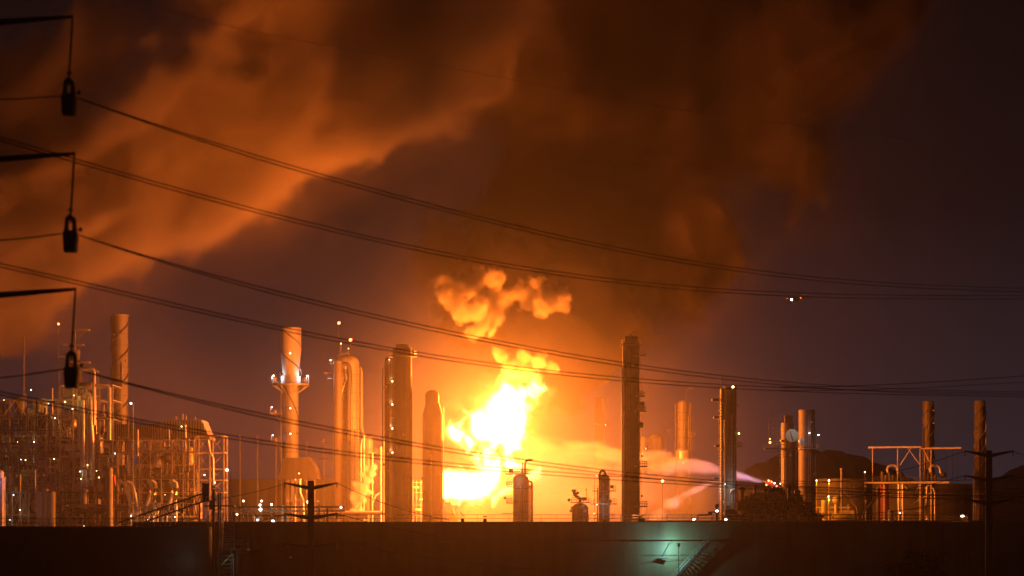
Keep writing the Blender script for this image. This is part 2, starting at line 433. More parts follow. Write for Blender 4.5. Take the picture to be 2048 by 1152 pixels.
# small lights and a valve manifold on the rim
man = thing('rim_manifold', 'small pipe manifold standing on the tank rim left of the dark cone', 'pipework', at(1420, 1044, 452))
tube(man, 'pipe', [at(1395, 1040, 452), at(1395, 1032, 452), at(1398, 1030, 452), at(1416, 1030, 452), at(1418, 1026, 452), at(1424, 1026, 452)], .16, DARK)
tube(man, 'pipe', [at(1424, 1040, 452), at(1424, 1024, 452), at(1438, 1024, 452)], .16, DARK)
box(man, 'valve', at(1420, 1027, 452), (.6, .5, .7), DARK); cyl(man, 'stem', at(1434, 1044, 452), at(1434, 1016, 452), .2, DARK); ball(man, 'cap', at(1434, 1012, 452), .38, DARK)
for (px, py, lab) in ((1388, 1039, 'small bright lamp on the tank rim left of the pipe manifold'), (1452, 1039, 'large bright lamp on the tank rim at the foot of the dark cone'), (1434, 1022, 'lamp glowing under the cap of the rim manifold')):
    t = thing('rim_lamp', lab, 'lamp', at(px, py + 3, 452)); beam(t, 'bracket', at(px, py + 4, 452), at(px, py, 452), .07, DARK); ball(t, 'bulb', at(px, py, 451.8), (.22, .15, .17), B_WHITE)
for (px, y0, lab) in ((925, 1027, 'slanted hatch lid propped on the tank rim before the flames'), (1030 - 60, 1030, 'small junction box on the tank rim below the flames'), (1283, 1028, 'dark winch on the tank rim right of the tallest column')):
    t = thing('rim_fitting', lab, 'fitting', at(px, 1045, 372))
    box(t, 'body', at(px, 1041, 372), (.5 if px != 1283 else .9, .4, .6 if px != 1283 else .8), DARK)
    if px == 925: beam(t, 'lid', at(920, 1024, 372), at(929, 1033, 372), .3, DARK, .1)
    elif px == 1283: beam(t, 'handle', at(1280, 1034, 372), at(1290, 1029, 372), .14, DARK)
    else: box(t, 'cap', at(px, 1033, 372), (.55, .5, .16), DARK)

# dark cone-roofed tank top with catwalk, left of the twin stacks
cn = thing('cone_roof_tank', 'black cone roofed tank topped with a railed catwalk and valves', 'tank', (at(1548, 0, 590).x, 590, 0))
cx = at(1548, 0, 590).x; sC = s_of(580); zt = EYE + 38 * sC
MB().lathe((cx, 590, 0), [(13, 0), (13, EYE - 1.5), (11.6, EYE - .6), (7.4, zt - 1.0), (6.5, zt - .25), (.1, zt)], 56).build('shell', DARK, cn, True)
railing(cn, circ((cx, 590, zt - .25), 6.6, 24), 1.7, True, DARK, t=.07)
for (px, h, r) in ((1484, 24, .5), (1510, 30, .3), (1530, 22, .35), (1560, 20, .6), (1578, 28, .4), (1595, 18, .5)):
    b = at(px, 1002, 586); cyl(cn, 'vent_pipe', b, b + Vector((0, 0, h * sC)), r, DARK, 12)
    ball(cn, 'vent_cap', b + Vector((0, 0, h * sC)), (r * 1.6, r * 1.6, r * 1.1), DARK)
for i in range(9):
    a = at(1602 + i * 4.4, 1016 + i * 3.6, 578); box(cn, 'tread', a, (.5, 1.3, .12), STEEL)
for dy in (-.7, .7): beam(cn, 'stringer', at(1598, 1014, 578) + Vector((0, dy, 0)), at(1644, 1046, 578) + Vector((0, dy, 0)), .14, STEEL)
ball(cn, 'lamp', at(1608, 1008, 576), .12, B_RED)

# ================================================================== process columns, vessels and chimneys
def px_col(name, label, x0, x1, ytop, D, m, top='dome', cat='column', **k):
    c = at((x0 + x1) / 2, ytop, D); r = (x1 - x0) / 2 * s_of(D)
    t = thing(name, label, cat, (c.x, c.y, 0))
    shell(t, 'shell', c, r, 0, c.z, m, top, k.get('seg', 32), k.get('flare'))
    if not k.get('flare') and r > 1.2:
        rg = random.Random(int(x0 * 7)); z = 14.0 + rg.random() * 2; mb = MB()
        while z < c.z - r:
            mb.lathe((c.x, c.y, z), [(r, 0), (r + .05, .02), (r + .05, .13), (r, .15)], 28); z += rg.uniform(2.2, 3.4)
        if mb.v: q = mb.build('cladding_seams', DARK, t); q['kind'] = 'stuff'
        a = R(rg.uniform(215, 325)); e = Vector((math.cos(a), math.sin(a), 0)); b = Vector((c.x, c.y, 0))
        ladder(t, b + e * (r + .35), b + e * (r + .35) + Vector((0, 0, c.z - r * .6)), .55, STEEL, .6, Vector((-e.y, e.x, 0)))
        for i in range(2):
            a = R(rg.uniform(195, 345)); e = Vector((math.cos(a), math.sin(a), 0)); zt_ = c.z - r - rg.uniform(0, .5) * (c.z - 20)
            cyl(t, 'service_pipe', b + e * (r + .3), b + e * (r + .3) + Vector((0, 0, zt_)), rg.uniform(.09, .2), rg.choice((STEEL, BROWN)), 8)
        for i in range(4):
            a = R(rg.uniform(190, 350)); e = Vector((math.cos(a), math.sin(a), 0)); z_ = rg.uniform(18, max(20, c.z - r))
            cyl(t, 'nozzle', b + e * (r - .1) + Vector((0, 0, z_)), b + e * (r + .55) + Vector((0, 0, z_)), rg.uniform(.18, .4), STEEL, 12)
    return t, c, r
def bands(t, c, r, D, ys, m=STEEL, th=.35, out=.08):
    for y in ys: z = at(0, y, D).z; MB().lathe((c.x, c.y, z), [(r, 0), (r + out, 0), (r + out, th), (r, th)], 32).build('band', m, t)
def zz(py, D): return at(0, py, D).z
def strake(t, c, r, z0, z1, turns, starts, m=DARK, hand=1, w=.16, ph=0):
    for s in range(starts):
        pts = []
        for i in range(61):
            f = i / 60; a = hand * (2 * math.pi * (turns * f + s / starts)) + ph
            pts.append((c.x + (r + .12) * math.cos(a), c.y + (r + .12) * math.sin(a), z0 + (z1 - z0) * f))
        MB().ring_tube(pts, w, 5).build('strake', m, t)
def gooseneck(parent, name, p, h, reach, r, m):
    p = Vector(p); s = 1 if reach > 0 else -1; q = abs(reach)
    pts = [p, p + Vector((0, 0, h - q * .5))] + [p + Vector((s * q * .5 * (1 - math.cos(R(a))), 0, h - q * .5 + q * .5 * math.sin(R(a)))) for a in (30, 60, 90)] + [p + Vector((s * q, 0, h))]
    return tube(parent, name, pts, r, m)
def gooselamp(parent, p, h, reach, bulb, watts=0, col=(1, 1, 1)):
    a = gooseneck(parent, 'lamp_arm', p, h, reach, .06, STEEL)
    lamp(parent, Vector(p) + Vector((reach, 0, h - .12)), bulb, .26, watts, col)

# spiral-straked chimney at left
D = 772; t, c, r = px_col('chimney', 'tall chimney wound with spiral strakes, leftmost of the big stacks', 223, 256, 630, D, CONC, 'open', 'chimney')
strake(t, c, r, zz(900, D), zz(634, D), 2.6, 2, DARK, 1, .30); MB().lathe((c.x, c.y, c.z - .3), [(r, 0), (r + .35, 0), (r + .35, .35), (r, .35)], 32).build('rim', STEEL, t)
# banded chimney with lamp platform
D = 772; t, c, r = px_col('chimney', 'thick orange lit chimney with a floodlit ring platform', 566, 597, 655, D, CONC, 'open', 'chimney',
    flare=[(15.5 * s_of(772), zz(760, 772)), (17.5 * s_of(772), zz(735, 772)), (21 * s_of(772), zz(700, 772)), (21 * s_of(772), zz(656, 772))])
t.children[0].name = 'shaft'
r2 = 21.3 * s_of(D)
strake(t, c, r2 - .2, zz(752, D), zz(664, D), .9, 2, DARK, -1, .16, .4)
strake(t, c, r, zz(915, D), zz(775, D), .7, 1, DARK, -1, .14, 2.2)
bands(t, c, r, D, (817, 868, 905), DARK, .25); bands(t, c, r2 - .3, D, (708,), DARK, .25)
pl = platform(t, (c.x, c.y, zz(768, D)), r, 37 * s_of(D), th=.5)
MB().lathe((c.x, c.y, zz(770, D)), [(r2 * .92, 0), (r2 * .92, 2.6), (r, 2.6)], 32).build('drum', STEEL, t)
for k in range(12):
    a = R(k * 30); d = Vector((math.cos(a), math.sin(a), 0)); b = Vector((c.x, c.y, 0))
    beam(t, 'bracket', b + d * (r + .02) + Vector((0, 0, zz(786, D))), b + d * (35 * s_of(D)) + Vector((0, 0, zz(770, D) - .3)), .18, STEEL)
for sx in (-1, 1):
    gooselamp(t, Vector((c.x + sx * 36.5 * s_of(D), c.y - 1, zz(766, D))), 15 * s_of(D), -sx * .5, B_WHITE, 9000, (.85, .95, 1))
    b = Vector((c.x + sx * 30 * s_of(D), c.y - 2.2, zz(764, D))); box(t, 'equipment_box', b + Vector((0, 0, .6)), (.8, .6, 1.1), YELLOW if sx < 0 else STEEL)
for y in (708, 767, 817, 868): ball(t, 'marker_lamp', (c.x + .1, c.y - (r if y > 760 else r2) - .15, zz(y, D)), .2, B_WARM)
cyl(t, 'riser_pipe', (c.x - r - .55, c.y - .5, 0), (c.x - r - .55, c.y - .5, zz(772, D)), .28, BROWN)
ladder(t, (c.x - r * .75, c.y - r * .8, zz(850, D)), (c.x - r * .75, c.y - r * .8, zz(772, D)), .6, DARK)
for (y, w_) in ((828, 24), (884, 22)):
    q = Vector((c.x - r - w_ * .55 * s_of(D), c.y - 1.0, zz(y, D)))
    box(t, 'platform', q, (w_ * s_of(D), 2.2, .2), STEEL); railing(t, [q + Vector((dx * w_ * .5 * s_of(D), -1.05, .1)) for dx in (-1, -.5, 0, .5, 1)], 1.1)
    gooselamp(t, q + Vector((-w_ * .45 * s_of(D), 0, 0)), 14 * s_of(D), .3, B_COOL, 700, (.8, .95, 1)); box(t, 'equipment_box', q + Vector((-.1, 0, .6)), (.5, .5, .8), YELLOW)
    beam(t, 'bracket', q + Vector((-.8, 0, -.1)), q + Vector((w_ * .45 * s_of(D), 0, -2.2)), .14, STEEL)
# ribbed convection hood under it
def hood(name, label, poly, D, depth, m=SIDING, ribs=12, legs=True, ribm=None):
    pts = [(at(x, y, D).x, at(x, y, D).z) for x, y in poly]; xs = [p[0] for p in pts]; zs = [p[1] for p in pts]
    t = thing(name, label, 'hood', ((min(xs) + max(xs)) / 2, D, min(zs)))
    MB().prism(pts, D, D + depth).build('casing', m, t)
    def zr(x):
        v = []
        for (a, b) in zip(pts, pts[1:] + pts[:1]):
            if min(a[0], b[0]) <= x <= max(a[0], b[0]) and abs(a[0] - b[0]) > 1e-6: v.append(a[1] + (b[1] - a[1]) * (x - a[0]) / (b[0] - a[0]))
        return (min(v), max(v)) if v else (0, 0)
    for i in range(ribs):
        x = min(xs) + (max(xs) - min(xs)) * (i + .5) / ribs; a, b = zr(x)
        if b - a > .3: beam(t, 'rib', (x, D - .12, a + .05), (x, D - .12, b - .05), .22, ribm or m)
    return t
hood('furnace_hood', 'ribbed furnace hood at the foot of the orange lit chimney', [(556, 958), (568, 916), (618, 914), (632, 935), (636, 958)], 745, 12, BROWN, 17, ribm=BROWN)
D = 742; t = thing('pipe_supports', 'lit pipe legs standing under the small ribbed hood', 'pipework', at(600, 1040, D))
for x, ww, m in ((582, 1, DARK), (590, .8, PIPE), (599, 1.3, PIPE), (612, .7, DARK), (628, .9, BROWN)):
    cyl(t, 'leg', (at(x, 0, D).x, D, 0), at(x, 958, D), .45 * ww, m)
tube(t, 'pipe', [at(599, 960, D - 1), at(600, 985, D - 1), at(606, 1000, D - 1), at(608, 1045, D - 1)], .38, PIPE)
box(t, 'deck', at(605, 1002, D + 1), (9, 6, .3), STEEL); railing(t, [at(x, 1002, D - 2) for x in range(574, 640, 8)], 1.1)
lamp(t, at(598, 947, D - 2), B_WARM, .25)

# big domed silver column with black overhead line
D = 770; t, c, r = px_col('distillation_column', 'big domed silver column with a dark overhead pipe down its front', 672, 719, 710, D, SHELL)
bands(t, c, r, D, (745, 800, 836, 868, 905, 940), SHELL, .22, .1)
px_ = lambda x, y, d=0: at(x, y, D) + Vector((0, d, 0))
yb = -r - .9
arcp = [px_(685, 772, yb), px_(685, 745, yb), px_(686, 737, yb), px_(690, 731, yb), px_(696, 731, yb), px_(700, 738, yb), px_(701, 750, yb), px_(699, 800, yb), px_(698, 1040, yb)]
tube(t, 'overhead_pipe', arcp, .78, DARK, 14); tube(t, 'side_pipe', [px_(694, 735, yb - .8), px_(694, 760, yb - .8), px_(682, 800, yb - .5), px_(681, 1040, yb - .5)], .22, PIPE)
tube(t, 'riser_pipe', [px_(716, 738), px_(722, 736), px_(723, 742), px_(723, 850), px_(726, 868), px_(735, 880), px_(735, 900)], .42, SHELL)
tube(t, 'feed_pipe', [px_(670, 1030, yb), px_(670, 862, yb), px_(678, 860, yb)], .3, PIPE)
cyl(t, 'side_vessel', (at(678, 0, D).x, D - 4.5, zz(1045, D)), (at(678, 0, D).x, D - 4.5, zz(724, D)), 1.35, BROWN, 24)
platform(t, (c.x - 1, c.y, zz(757, D)), r, r + 1.6, 150, 290); platform(t, (c.x - 1, c.y, zz(727, D)), r * .6, r + .9, 120, 280)
box(t, 'platform', px_(660, 747, -2), (20 * s_of(D), 2, .25), STEEL)
for (x, y, b) in ((663, 722, B_YEL), (672, 727, B_YEL)): lamp(t, px_(x, y, -4), b, .3, 500, (1, .85, .2))
for (x0, y0, y1, b) in ((682, 706, 687, B_WARM), (697, 712, 697, B_RED)): 
    cyl(t, 'mast', px_(x0, y0), px_(x0, y1), .08, STEEL, 8); ball(t, 'beacon', px_(x0, y1), .16, b)
tube(t, 'top_rail', [px_(672, 716), px_(682, 708), px_(694, 706), px_(702, 712)], .14, STEEL)
platform(t, (c.x, c.y, zz(925, D)), r, r + 1.5, 180, 360); ladder(t, px_(708, 955, -r - .3), px_(708, 760, -r - .3), .6, STEEL)
for (x, y, b, lab, h) in ((678, 646, B_RED, 'pale red beacon on the taller thin mast above the domed column', 90), (701, 680, B_RED, 'deep red beacon on the lower thin mast above the domed column', 70)):
    q = thing('beacon_mast', lab, 'beacon', (at(x, 0, 800).x, 800, 0)); cyl(q, 'mast', (at(x, 0, 800).x, 800, 0), at(x, y, 800), .1, DARK, 8); ball(q, 'beacon', at(x, y, 800), .42 if y < 660 else .5, b)
# exchanger cluster at its right foot
D = 758; t = thing('reboiler_stack', 'tangle of lit pipes right of the domed silver column', 'pipework', at(735, 1040, D))
cyl(t, 'vessel', (at(736, 0, D).x, D, 0), at(736, 880, D), 1.4, SHELL); ball(t, 'head', at(736, 880, D), (1.4, 1.4, 1.0), SHELL)
for x, y0, rr in ((722, 890, .3), (728, 872, .35), (745, 905, .3)): cyl(t, 'pipe', (at(x, 0, D).x, D - 2, 0), at(x, y0, D - 2), rr, PIPE)
tube(t, 'pipe', [at(722, 890, D - 2), at(724, 880, D - 2), at(732, 876, D - 2)], .3, PIPE); platform(t, (at(736, 0, D).x, D, zz(905, D)), 1.4, 3)
D = 735; t = thing('pipe_pair', 'two bright vertical pipes left of the dark paired towers', 'pipework', (at(765, 0, D).x, D, 0))
for x, y in ((762, 895), (769, 884)): tube(t, 'pipe', [(at(x, 0, D).x, D, 0), at(x, y + 8, D), at(x, y, D)], .36, PIPE); ball(t, 'cap', at(x, y, D), .36, PIPE)
for y in (930, 972, 1005): box(t, 'clamp', at(765.5, y, D - .4), (2.0, .5, .25), STEEL)
tube(t, 'branch', [at(762, 985, D), at(752, 990, D), at(745, 1005, D)], .3, PIPE)
# dark paired towers
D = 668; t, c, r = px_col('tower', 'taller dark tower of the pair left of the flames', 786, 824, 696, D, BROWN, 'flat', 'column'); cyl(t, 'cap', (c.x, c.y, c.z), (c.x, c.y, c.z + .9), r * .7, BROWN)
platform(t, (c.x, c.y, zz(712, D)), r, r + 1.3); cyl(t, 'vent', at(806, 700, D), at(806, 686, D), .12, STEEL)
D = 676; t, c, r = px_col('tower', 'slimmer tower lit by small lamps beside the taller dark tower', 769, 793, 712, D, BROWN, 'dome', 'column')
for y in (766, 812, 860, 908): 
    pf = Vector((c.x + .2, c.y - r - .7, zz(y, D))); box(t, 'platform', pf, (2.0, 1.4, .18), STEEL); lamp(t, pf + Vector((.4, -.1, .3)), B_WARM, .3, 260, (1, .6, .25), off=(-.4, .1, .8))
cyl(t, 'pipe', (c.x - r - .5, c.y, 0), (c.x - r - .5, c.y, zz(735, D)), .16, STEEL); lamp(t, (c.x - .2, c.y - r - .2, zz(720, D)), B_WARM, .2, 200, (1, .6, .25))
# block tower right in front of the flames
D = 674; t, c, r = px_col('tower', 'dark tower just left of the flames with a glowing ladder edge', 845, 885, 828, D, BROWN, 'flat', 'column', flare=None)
c2 = at(864, 780, D); shell(t, 'upper_shell', c2, 14 * s_of(D), zz(832, D), c2.z, BROWN, 'dome')
MB().lathe((c.x, c.y, 0), [(r, zz(828, D)), (14.2 * s_of(D), zz(806, D))], 32).build('cone', BROWN, t, True)
ladder(t, (c.x + r + .3, c.y, 0), (c.x + r + .3, c.y, zz(812, D)), .5, PIPE, .6, Vector((0, 1, 0))); cyl(t, 'edge_pipe', (c.x + r + .25, c.y + .9, 0), (c.x + r + .25, c.y + .9, zz(815, D)), .12, PIPE)
box(t, 'top_bar', at(864, 775, D), (16 * s_of(D), .5, .15), STEEL); cyl(t, 'davit', at(864, 786, D), at(864, 774, D), .09, STEEL)
D = 712; t = thing('burning_skid', 'backlit steel skid glowing between the two dark towers', 'steelwork', at(834, 1045, D))
for x in (826, 833, 842, 848): beam(t, 'post', (at(x, 0, D).x, D, 0), at(x, 960, D), .3, STEEL)
for y in (965, 985, 1010, 1030): beam(t, 'beam', at(822, y, D), at(850, y, D), .28, STEEL); 
for y, x in ((975, 826), (1000, 838), (1020, 830)): cyl(t, 'pipe', at(x, y, D - 1), at(x + 12, y, D - 1), .35, PIPE)
D = 700; t = thing('burning_manifold', 'low steel frame standing directly under the pool of flames', 'steelwork', at(905, 1045, D))
for x in (888, 900, 914): beam(t, 'post', (at(x, 0, D).x, D, 0), at(x, 998, D), .25, STEEL)
for y in (1000, 1012, 1036): beam(t, 'beam', at(884, y, D), at(917, y, D), .22, STEEL)
MB().prism([(at(x, y, D + 2).x, at(x, y, D + 2).z) for x, y in ((895, 1042), (897, 1018), (905, 1014), (914, 1042))], D + 2, D + 5).build('hopper', BROWN, t)
# silver vessel before the flames
D = 640; t, c, r = px_col('vessel', 'silver vessel with side platforms silhouetted before the flames', 1026, 1058, 948, D, SHELL, 'dome', 'vessel')
platform(t, (c.x - .8, c.y, zz(947, D)), .3, r + 1.1); 
for y in (973, 1005): platform(t, (c.x, c.y, zz(y, D)), r, r + 1.7, 130, 240)
gooseneck(t, 'vent_pipe', at(1050, 948, D), 28 * s_of(D), 15 * s_of(D), .28, DARK); cyl(t, 'vent_pipe', at(1045, 948, D), at(1045, 925, D), .16, DARK)
tube(t, 'side_pipe', [at(1056, 963, D), at(1061, 962, D), at(1064, 967, D), at(1064, 1060, D)], .26, DARK); tube(t, 'side_pipe', [at(1056, 970, D), at(1060, 972, D), at(1060, 1060, D)], .2, DARK)
box(t, 'winch', at(1022, 942, D), (1.1, 1, .9), DARK); ball(t, 'valve', at(1010, 996, D), .35, DARK); beam(t, 'arm', at(1004, 1027, D), at(1028, 1027, D), .16, DARK)
l = bpy.data.lights.new('lamp_light', 'POINT'); l.energy = 170; l.color = (1, .85, .8); l.shadow_soft_size = .3; o = bpy.data.objects.new('lamp_light', l); C.objects.link(o); o.location = at(1030, 958, D - 5); lamp(t, at(1027, 950, D - 3), B_WHITE, .12)
# squat vessel with bent stack
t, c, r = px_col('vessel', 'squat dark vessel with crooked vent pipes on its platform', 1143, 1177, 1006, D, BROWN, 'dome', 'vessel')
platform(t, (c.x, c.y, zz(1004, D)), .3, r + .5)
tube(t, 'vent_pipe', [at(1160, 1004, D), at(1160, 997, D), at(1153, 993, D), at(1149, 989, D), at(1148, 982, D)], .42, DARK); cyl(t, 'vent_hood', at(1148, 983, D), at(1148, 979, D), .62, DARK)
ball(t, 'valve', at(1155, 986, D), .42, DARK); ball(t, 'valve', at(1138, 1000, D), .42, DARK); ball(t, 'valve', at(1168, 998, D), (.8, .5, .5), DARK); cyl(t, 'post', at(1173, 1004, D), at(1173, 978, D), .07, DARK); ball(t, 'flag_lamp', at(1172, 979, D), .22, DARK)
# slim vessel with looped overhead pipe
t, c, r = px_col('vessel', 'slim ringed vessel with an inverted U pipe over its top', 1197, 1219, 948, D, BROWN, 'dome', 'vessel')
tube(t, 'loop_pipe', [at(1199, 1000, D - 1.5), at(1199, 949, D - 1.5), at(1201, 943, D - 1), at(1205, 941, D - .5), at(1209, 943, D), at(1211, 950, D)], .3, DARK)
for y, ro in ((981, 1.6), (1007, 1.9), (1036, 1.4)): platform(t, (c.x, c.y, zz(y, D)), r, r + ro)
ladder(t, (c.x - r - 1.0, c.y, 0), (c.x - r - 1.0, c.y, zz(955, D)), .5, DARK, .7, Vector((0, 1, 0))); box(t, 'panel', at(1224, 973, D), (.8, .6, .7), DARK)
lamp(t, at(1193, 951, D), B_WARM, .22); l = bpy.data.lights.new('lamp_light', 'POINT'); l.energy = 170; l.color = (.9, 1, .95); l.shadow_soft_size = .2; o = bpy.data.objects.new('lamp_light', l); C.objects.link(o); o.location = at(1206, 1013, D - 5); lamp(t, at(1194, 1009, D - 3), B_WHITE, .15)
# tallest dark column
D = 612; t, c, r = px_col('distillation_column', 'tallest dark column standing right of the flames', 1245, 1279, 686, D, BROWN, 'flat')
MB().lathe((c.x, c.y, c.z), [(r * .8, 0), (r * .8, 1.6), (.1, 1.6)], 24).build('head', BROWN, t)
gooseneck(t, 'vent_pipe', at(1260, 682, D), 22 * s_of(D), 12 * s_of(D), .1, STEEL); platform(t, (c.x, c.y, zz(690, D)), r, r + .5)
for y, k in ((712, 1.5), (792, 1.3), (822, 1.6), (932, 1.9), (1012, 1.9)): platform(t, (c.x, c.y, zz(y, D)), r, r + k, -70, 40)
box(t, 'equipment_box', at(1283, 812, D), (1.3, 1.2, 2.0), DARK); box(t, 'equipment_box', at(1282, 850, D), (1.0, 1.2, 1.2), DARK)
ladder(t, (c.x + r + .35, c.y, 0), (c.x + r + .35, c.y, zz(700, D)), .5, DARK, .8, Vector((0, 1, 0))); tube(t, 'pipe', [at(1250, 700, D - 3), at(1250, 1045, D - 3)], .22, BROWN)
for y, h in ((932, .7), (1012, .7)): ball(t, 'valve', at(1284, y - 20, D), .25, DARK)
# hazy stacks and vessels behind the spray
D = 880; t, c, r = px_col('chimney', 'dim hazy stack behind the spray between the flames and tallest column', 1190, 1210, 795, D, BROWN, 'open', 'chimney'); lamp(t, at(1211, 850, D), B_WARM, .2); bands(t, c, r, D, (850, 895), CONC, .3)
D = 800; t, c, r = px_col('column', 'narrow lit column just right of the tallest dark column', 1281, 1291, 872, D, SHELL); platform(t, (c.x, c.y, zz(885, D)), r, r + 1.3); lamp(t, at(1291, 897, D), B_YEL, .3)
t, c, r = px_col('vessel', 'round topped dim vessel behind the spray', 1297, 1327, 868, D, BROWN, 'dome', 'vessel')
t = thing('lamp_mast', 'thin unlit mast with a crossbar behind the spray', 'mast', (at(1336, 0, D).x, D, 0)); cyl(t, 'pole', (at(1336, 0, D).x, D, 0), at(1336, 858, D), .12, DARK, 8); box(t, 'crossbar', at(1336, 858, D), (2.2, .3, .3), DARK); beam(t, 'strut', at(1332, 860, D), at(1336, 866, D), .1, DARK); beam(t, 'strut', at(1340, 860, D), at(1336, 866, D), .1, DARK)
D = 800; t, c, r = px_col('distillation_column', 'orange lit column with dark side riser above the water spray', 1355, 1376, 800, D, SHELL)
cyl(t, 'riser_pipe', (c.x - r - .6, c.y - .5, 0), (c.x - r - .6, c.y - .5, zz(808, D)), .32, BROWN); cyl(t, 'riser_pipe', (c.x + r + .8, c.y, 0), (c.x + r + .8, c.y, zz(806, D)), .42, BROWN)
gooseneck(t, 'vent_pipe', at(1372, 800, D), 24 * s_of(D), 14 * s_of(D), .09, STEEL); platform(t, (c.x, c.y, zz(872, D)), r, r + 2.4, -60, 60)
MB().lathe((c.x, c.y - .2, 0), [(r, zz(898, D)), (r + .7, zz(902, D)), (r + .7, zz(918, D)), (r, zz(921, D))], 24).build('collar', PIPE, t); lamp(t, at(1366, 926, D - 3), B_WARM, .3)
t = thing('rim_lamp', 'single warm lamp hanging in the spray on a thin pole', 'lamp', at(1325, 1040, 690)); cyl(t, 'pole', at(1325, 1046, 690), at(1325, 962, 690), .06, DARK, 6); ball(t, 'bulb', at(1325, 962, 690), .3, B_YEL)
# dark column with dotted ladder
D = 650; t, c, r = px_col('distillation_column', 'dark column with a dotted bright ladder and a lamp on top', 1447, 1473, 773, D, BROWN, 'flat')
cyl(t, 'half_shell', (c.x - r * .75, c.y + .6, 0), (c.x - r * .75, c.y + .6, zz(778, D)), r * .75, BROWN, 24)
mb = MB(); lx = at(1440, 0, D).x
cyl(t, 'ladder_rail', (lx - .3, D, 0), (lx - .3, D, zz(785, D)), .06, STEEL, 6); cyl(t, 'ladder_rail', (lx + .3, D, 0), (lx + .3, D, zz(785, D)), .06, STEEL, 6)
for i in range(42): 
    z = zz(1030 - i * 5.8, D); put('cage_hoop', unit_mesh('box', PIPE), t, Matrix.Translation((lx, D, z)) @ Matrix.Diagonal((.62, .62, .22, 1)))
lamp(t, at(1466, 774, D - 2), B_YEL, .45, 0); lamp(t, at(1478, 867, D), B_YEL, .32); platform(t, (c.x, c.y, zz(892, D)), r, r + 1.4, -60, 60); 
box(t, 'platform', at(1431, 800, D), (1.8, 1.2, .6), DARK); box(t, 'platform', at(1432, 835, D), (1.2, 1, .5), DARK); box(t, 'platform', at(1434, 892, D), (1, 1, .5), DARK)
gooseneck(t, 'vent_pipe', at(1443, 790, D), 38 * s_of(D), 6 * s_of(D), .12, DARK)
for y in (972, 1005, 1028): MB().lathe((c.x, c.y, zz(y, D)), [(r, 0), (r + .2, 0), (r + .2, .3), (r, .3)], 24).build('ring', STEEL, t)
tube(t, 'nozzle_pipe', [at(1462, 985, D - 2.6), at(1463, 980, D - 3), at(1468, 977, D - 3), at(1473, 977, D - 2)], .28, SHELL)
lamp(t, at(1450, 968, D - 3), B_COOL, .2); l = bpy.data.lights.new('lamp_light', 'POINT'); l.energy = 600; l.color = (.75, 1, .9); l.shadow_soft_size = .3; o = bpy.data.objects.new('lamp_light', l); C.objects.link(o); o.location = at(1456, 978, D - 5.5)
for y in (963, 965): pass
box(t, 'valve', at(1432, 957, D), (1.3, .8, .5), DARK)
# fire truck ladder with monitor
D = 712; t = thing('fire_engine', 'red fire engine ladder raised with its water monitor spraying', 'fire engine', (at(1575, 0, D).x, D, 0))
body_x = at(1585, 0, D).x
box(t, 'body', (body_x, D + 1, 1.7), (8.5, 2.6, 2.2), RUST); box(t, 'cab', (body_x - 5, D + 1, 1.6), (2.2, 2.5, 2.0), RUST)
for dx in (-4.8, 2.4, 3.7): 
    for dy in (-.2, 2.2): cyl(t, 'wheel', (body_x + dx, D + dy - .2, .5), (body_x + dx, D + dy + .2, .5), .5, BLACK)
p0 = Vector((body_x + 1, D + 1, 3.0)); p1 = at(1541, 968, D)
for dy in (-.5, .5):
    for dz in (0, .8): beam(t, 'ladder_rail', p0 + Vector((0, dy, dz)), p1 + Vector((0, dy, dz)), .13, RUST)
for i in range(18): q = p0.lerp(p1, (i + .5) / 18); beam(t, 'rung', q + Vector((0, -.5, 0)), q + Vector((0, .5, 0)), .08, STEEL)
bk = box(t, 'basket', p1 + Vector((-.6, 0, .1)), (1.6, 1.5, .9), mat('fire_red', (.5, .05, .03), .4)); railing(t, [p1 + Vector((dx, -.75, .5)) for dx in (-1.4, -.6, .2)], .8, t=.04)
cyl(t, 'monitor', p1 + Vector((-1.2, 0, .7)), p1 + Vector((-2.4, 0, .9)), .2, STEEL)
for dx, dz, b in ((-.6, .9, B_ORANGE), (.2, .6, B_RED), (-1.2, -.2, B_ORANGE), (1.6, -.6, B_RED), (2.4, -1.0, B_RED), (3.0, -1.5, B_RED), (1.0, .2, B_WHITE), (2.6, .0, B_WHITE), (2.0, -1.8, B_RED)): ball(t, 'warning_light', p1 + Vector((dx, -.95, dz)), .2, b)
for a, b_, m in ((0.6, -.2, RUST), (1.8, -.9, RUST), (2.6, -1.6, RUST)): box(t, 'equipment_box', p1 + Vector((a, -.5, b_)), (1.0, .9, .8), m)
l = bpy.data.lights.new('lamp_light', 'SPOT'); l.energy = 55000; l.color = (.42, .5, 1); l.spot_size = R(50); l.spot_blend = .6; l.shadow_soft_size = .2
o = bpy.data.objects.new('monitor_lamp', l); C.objects.link(o); o.location = p1 + Vector((-1.2, -2.6, .6)); o.rotation_euler = Vector((-1, .3, .06)).to_track_quat('-Z', 'Y').to_euler()
l = bpy.data.lights.new('lamp_light', 'POINT'); l.energy = 360; l.color = (1, .25, .15); l.shadow_soft_size = .3; o = bpy.data.objects.new('warning_lamp', l); C.objects.link(o); o.location = p1 + Vector((1.0, -3.0, .3))
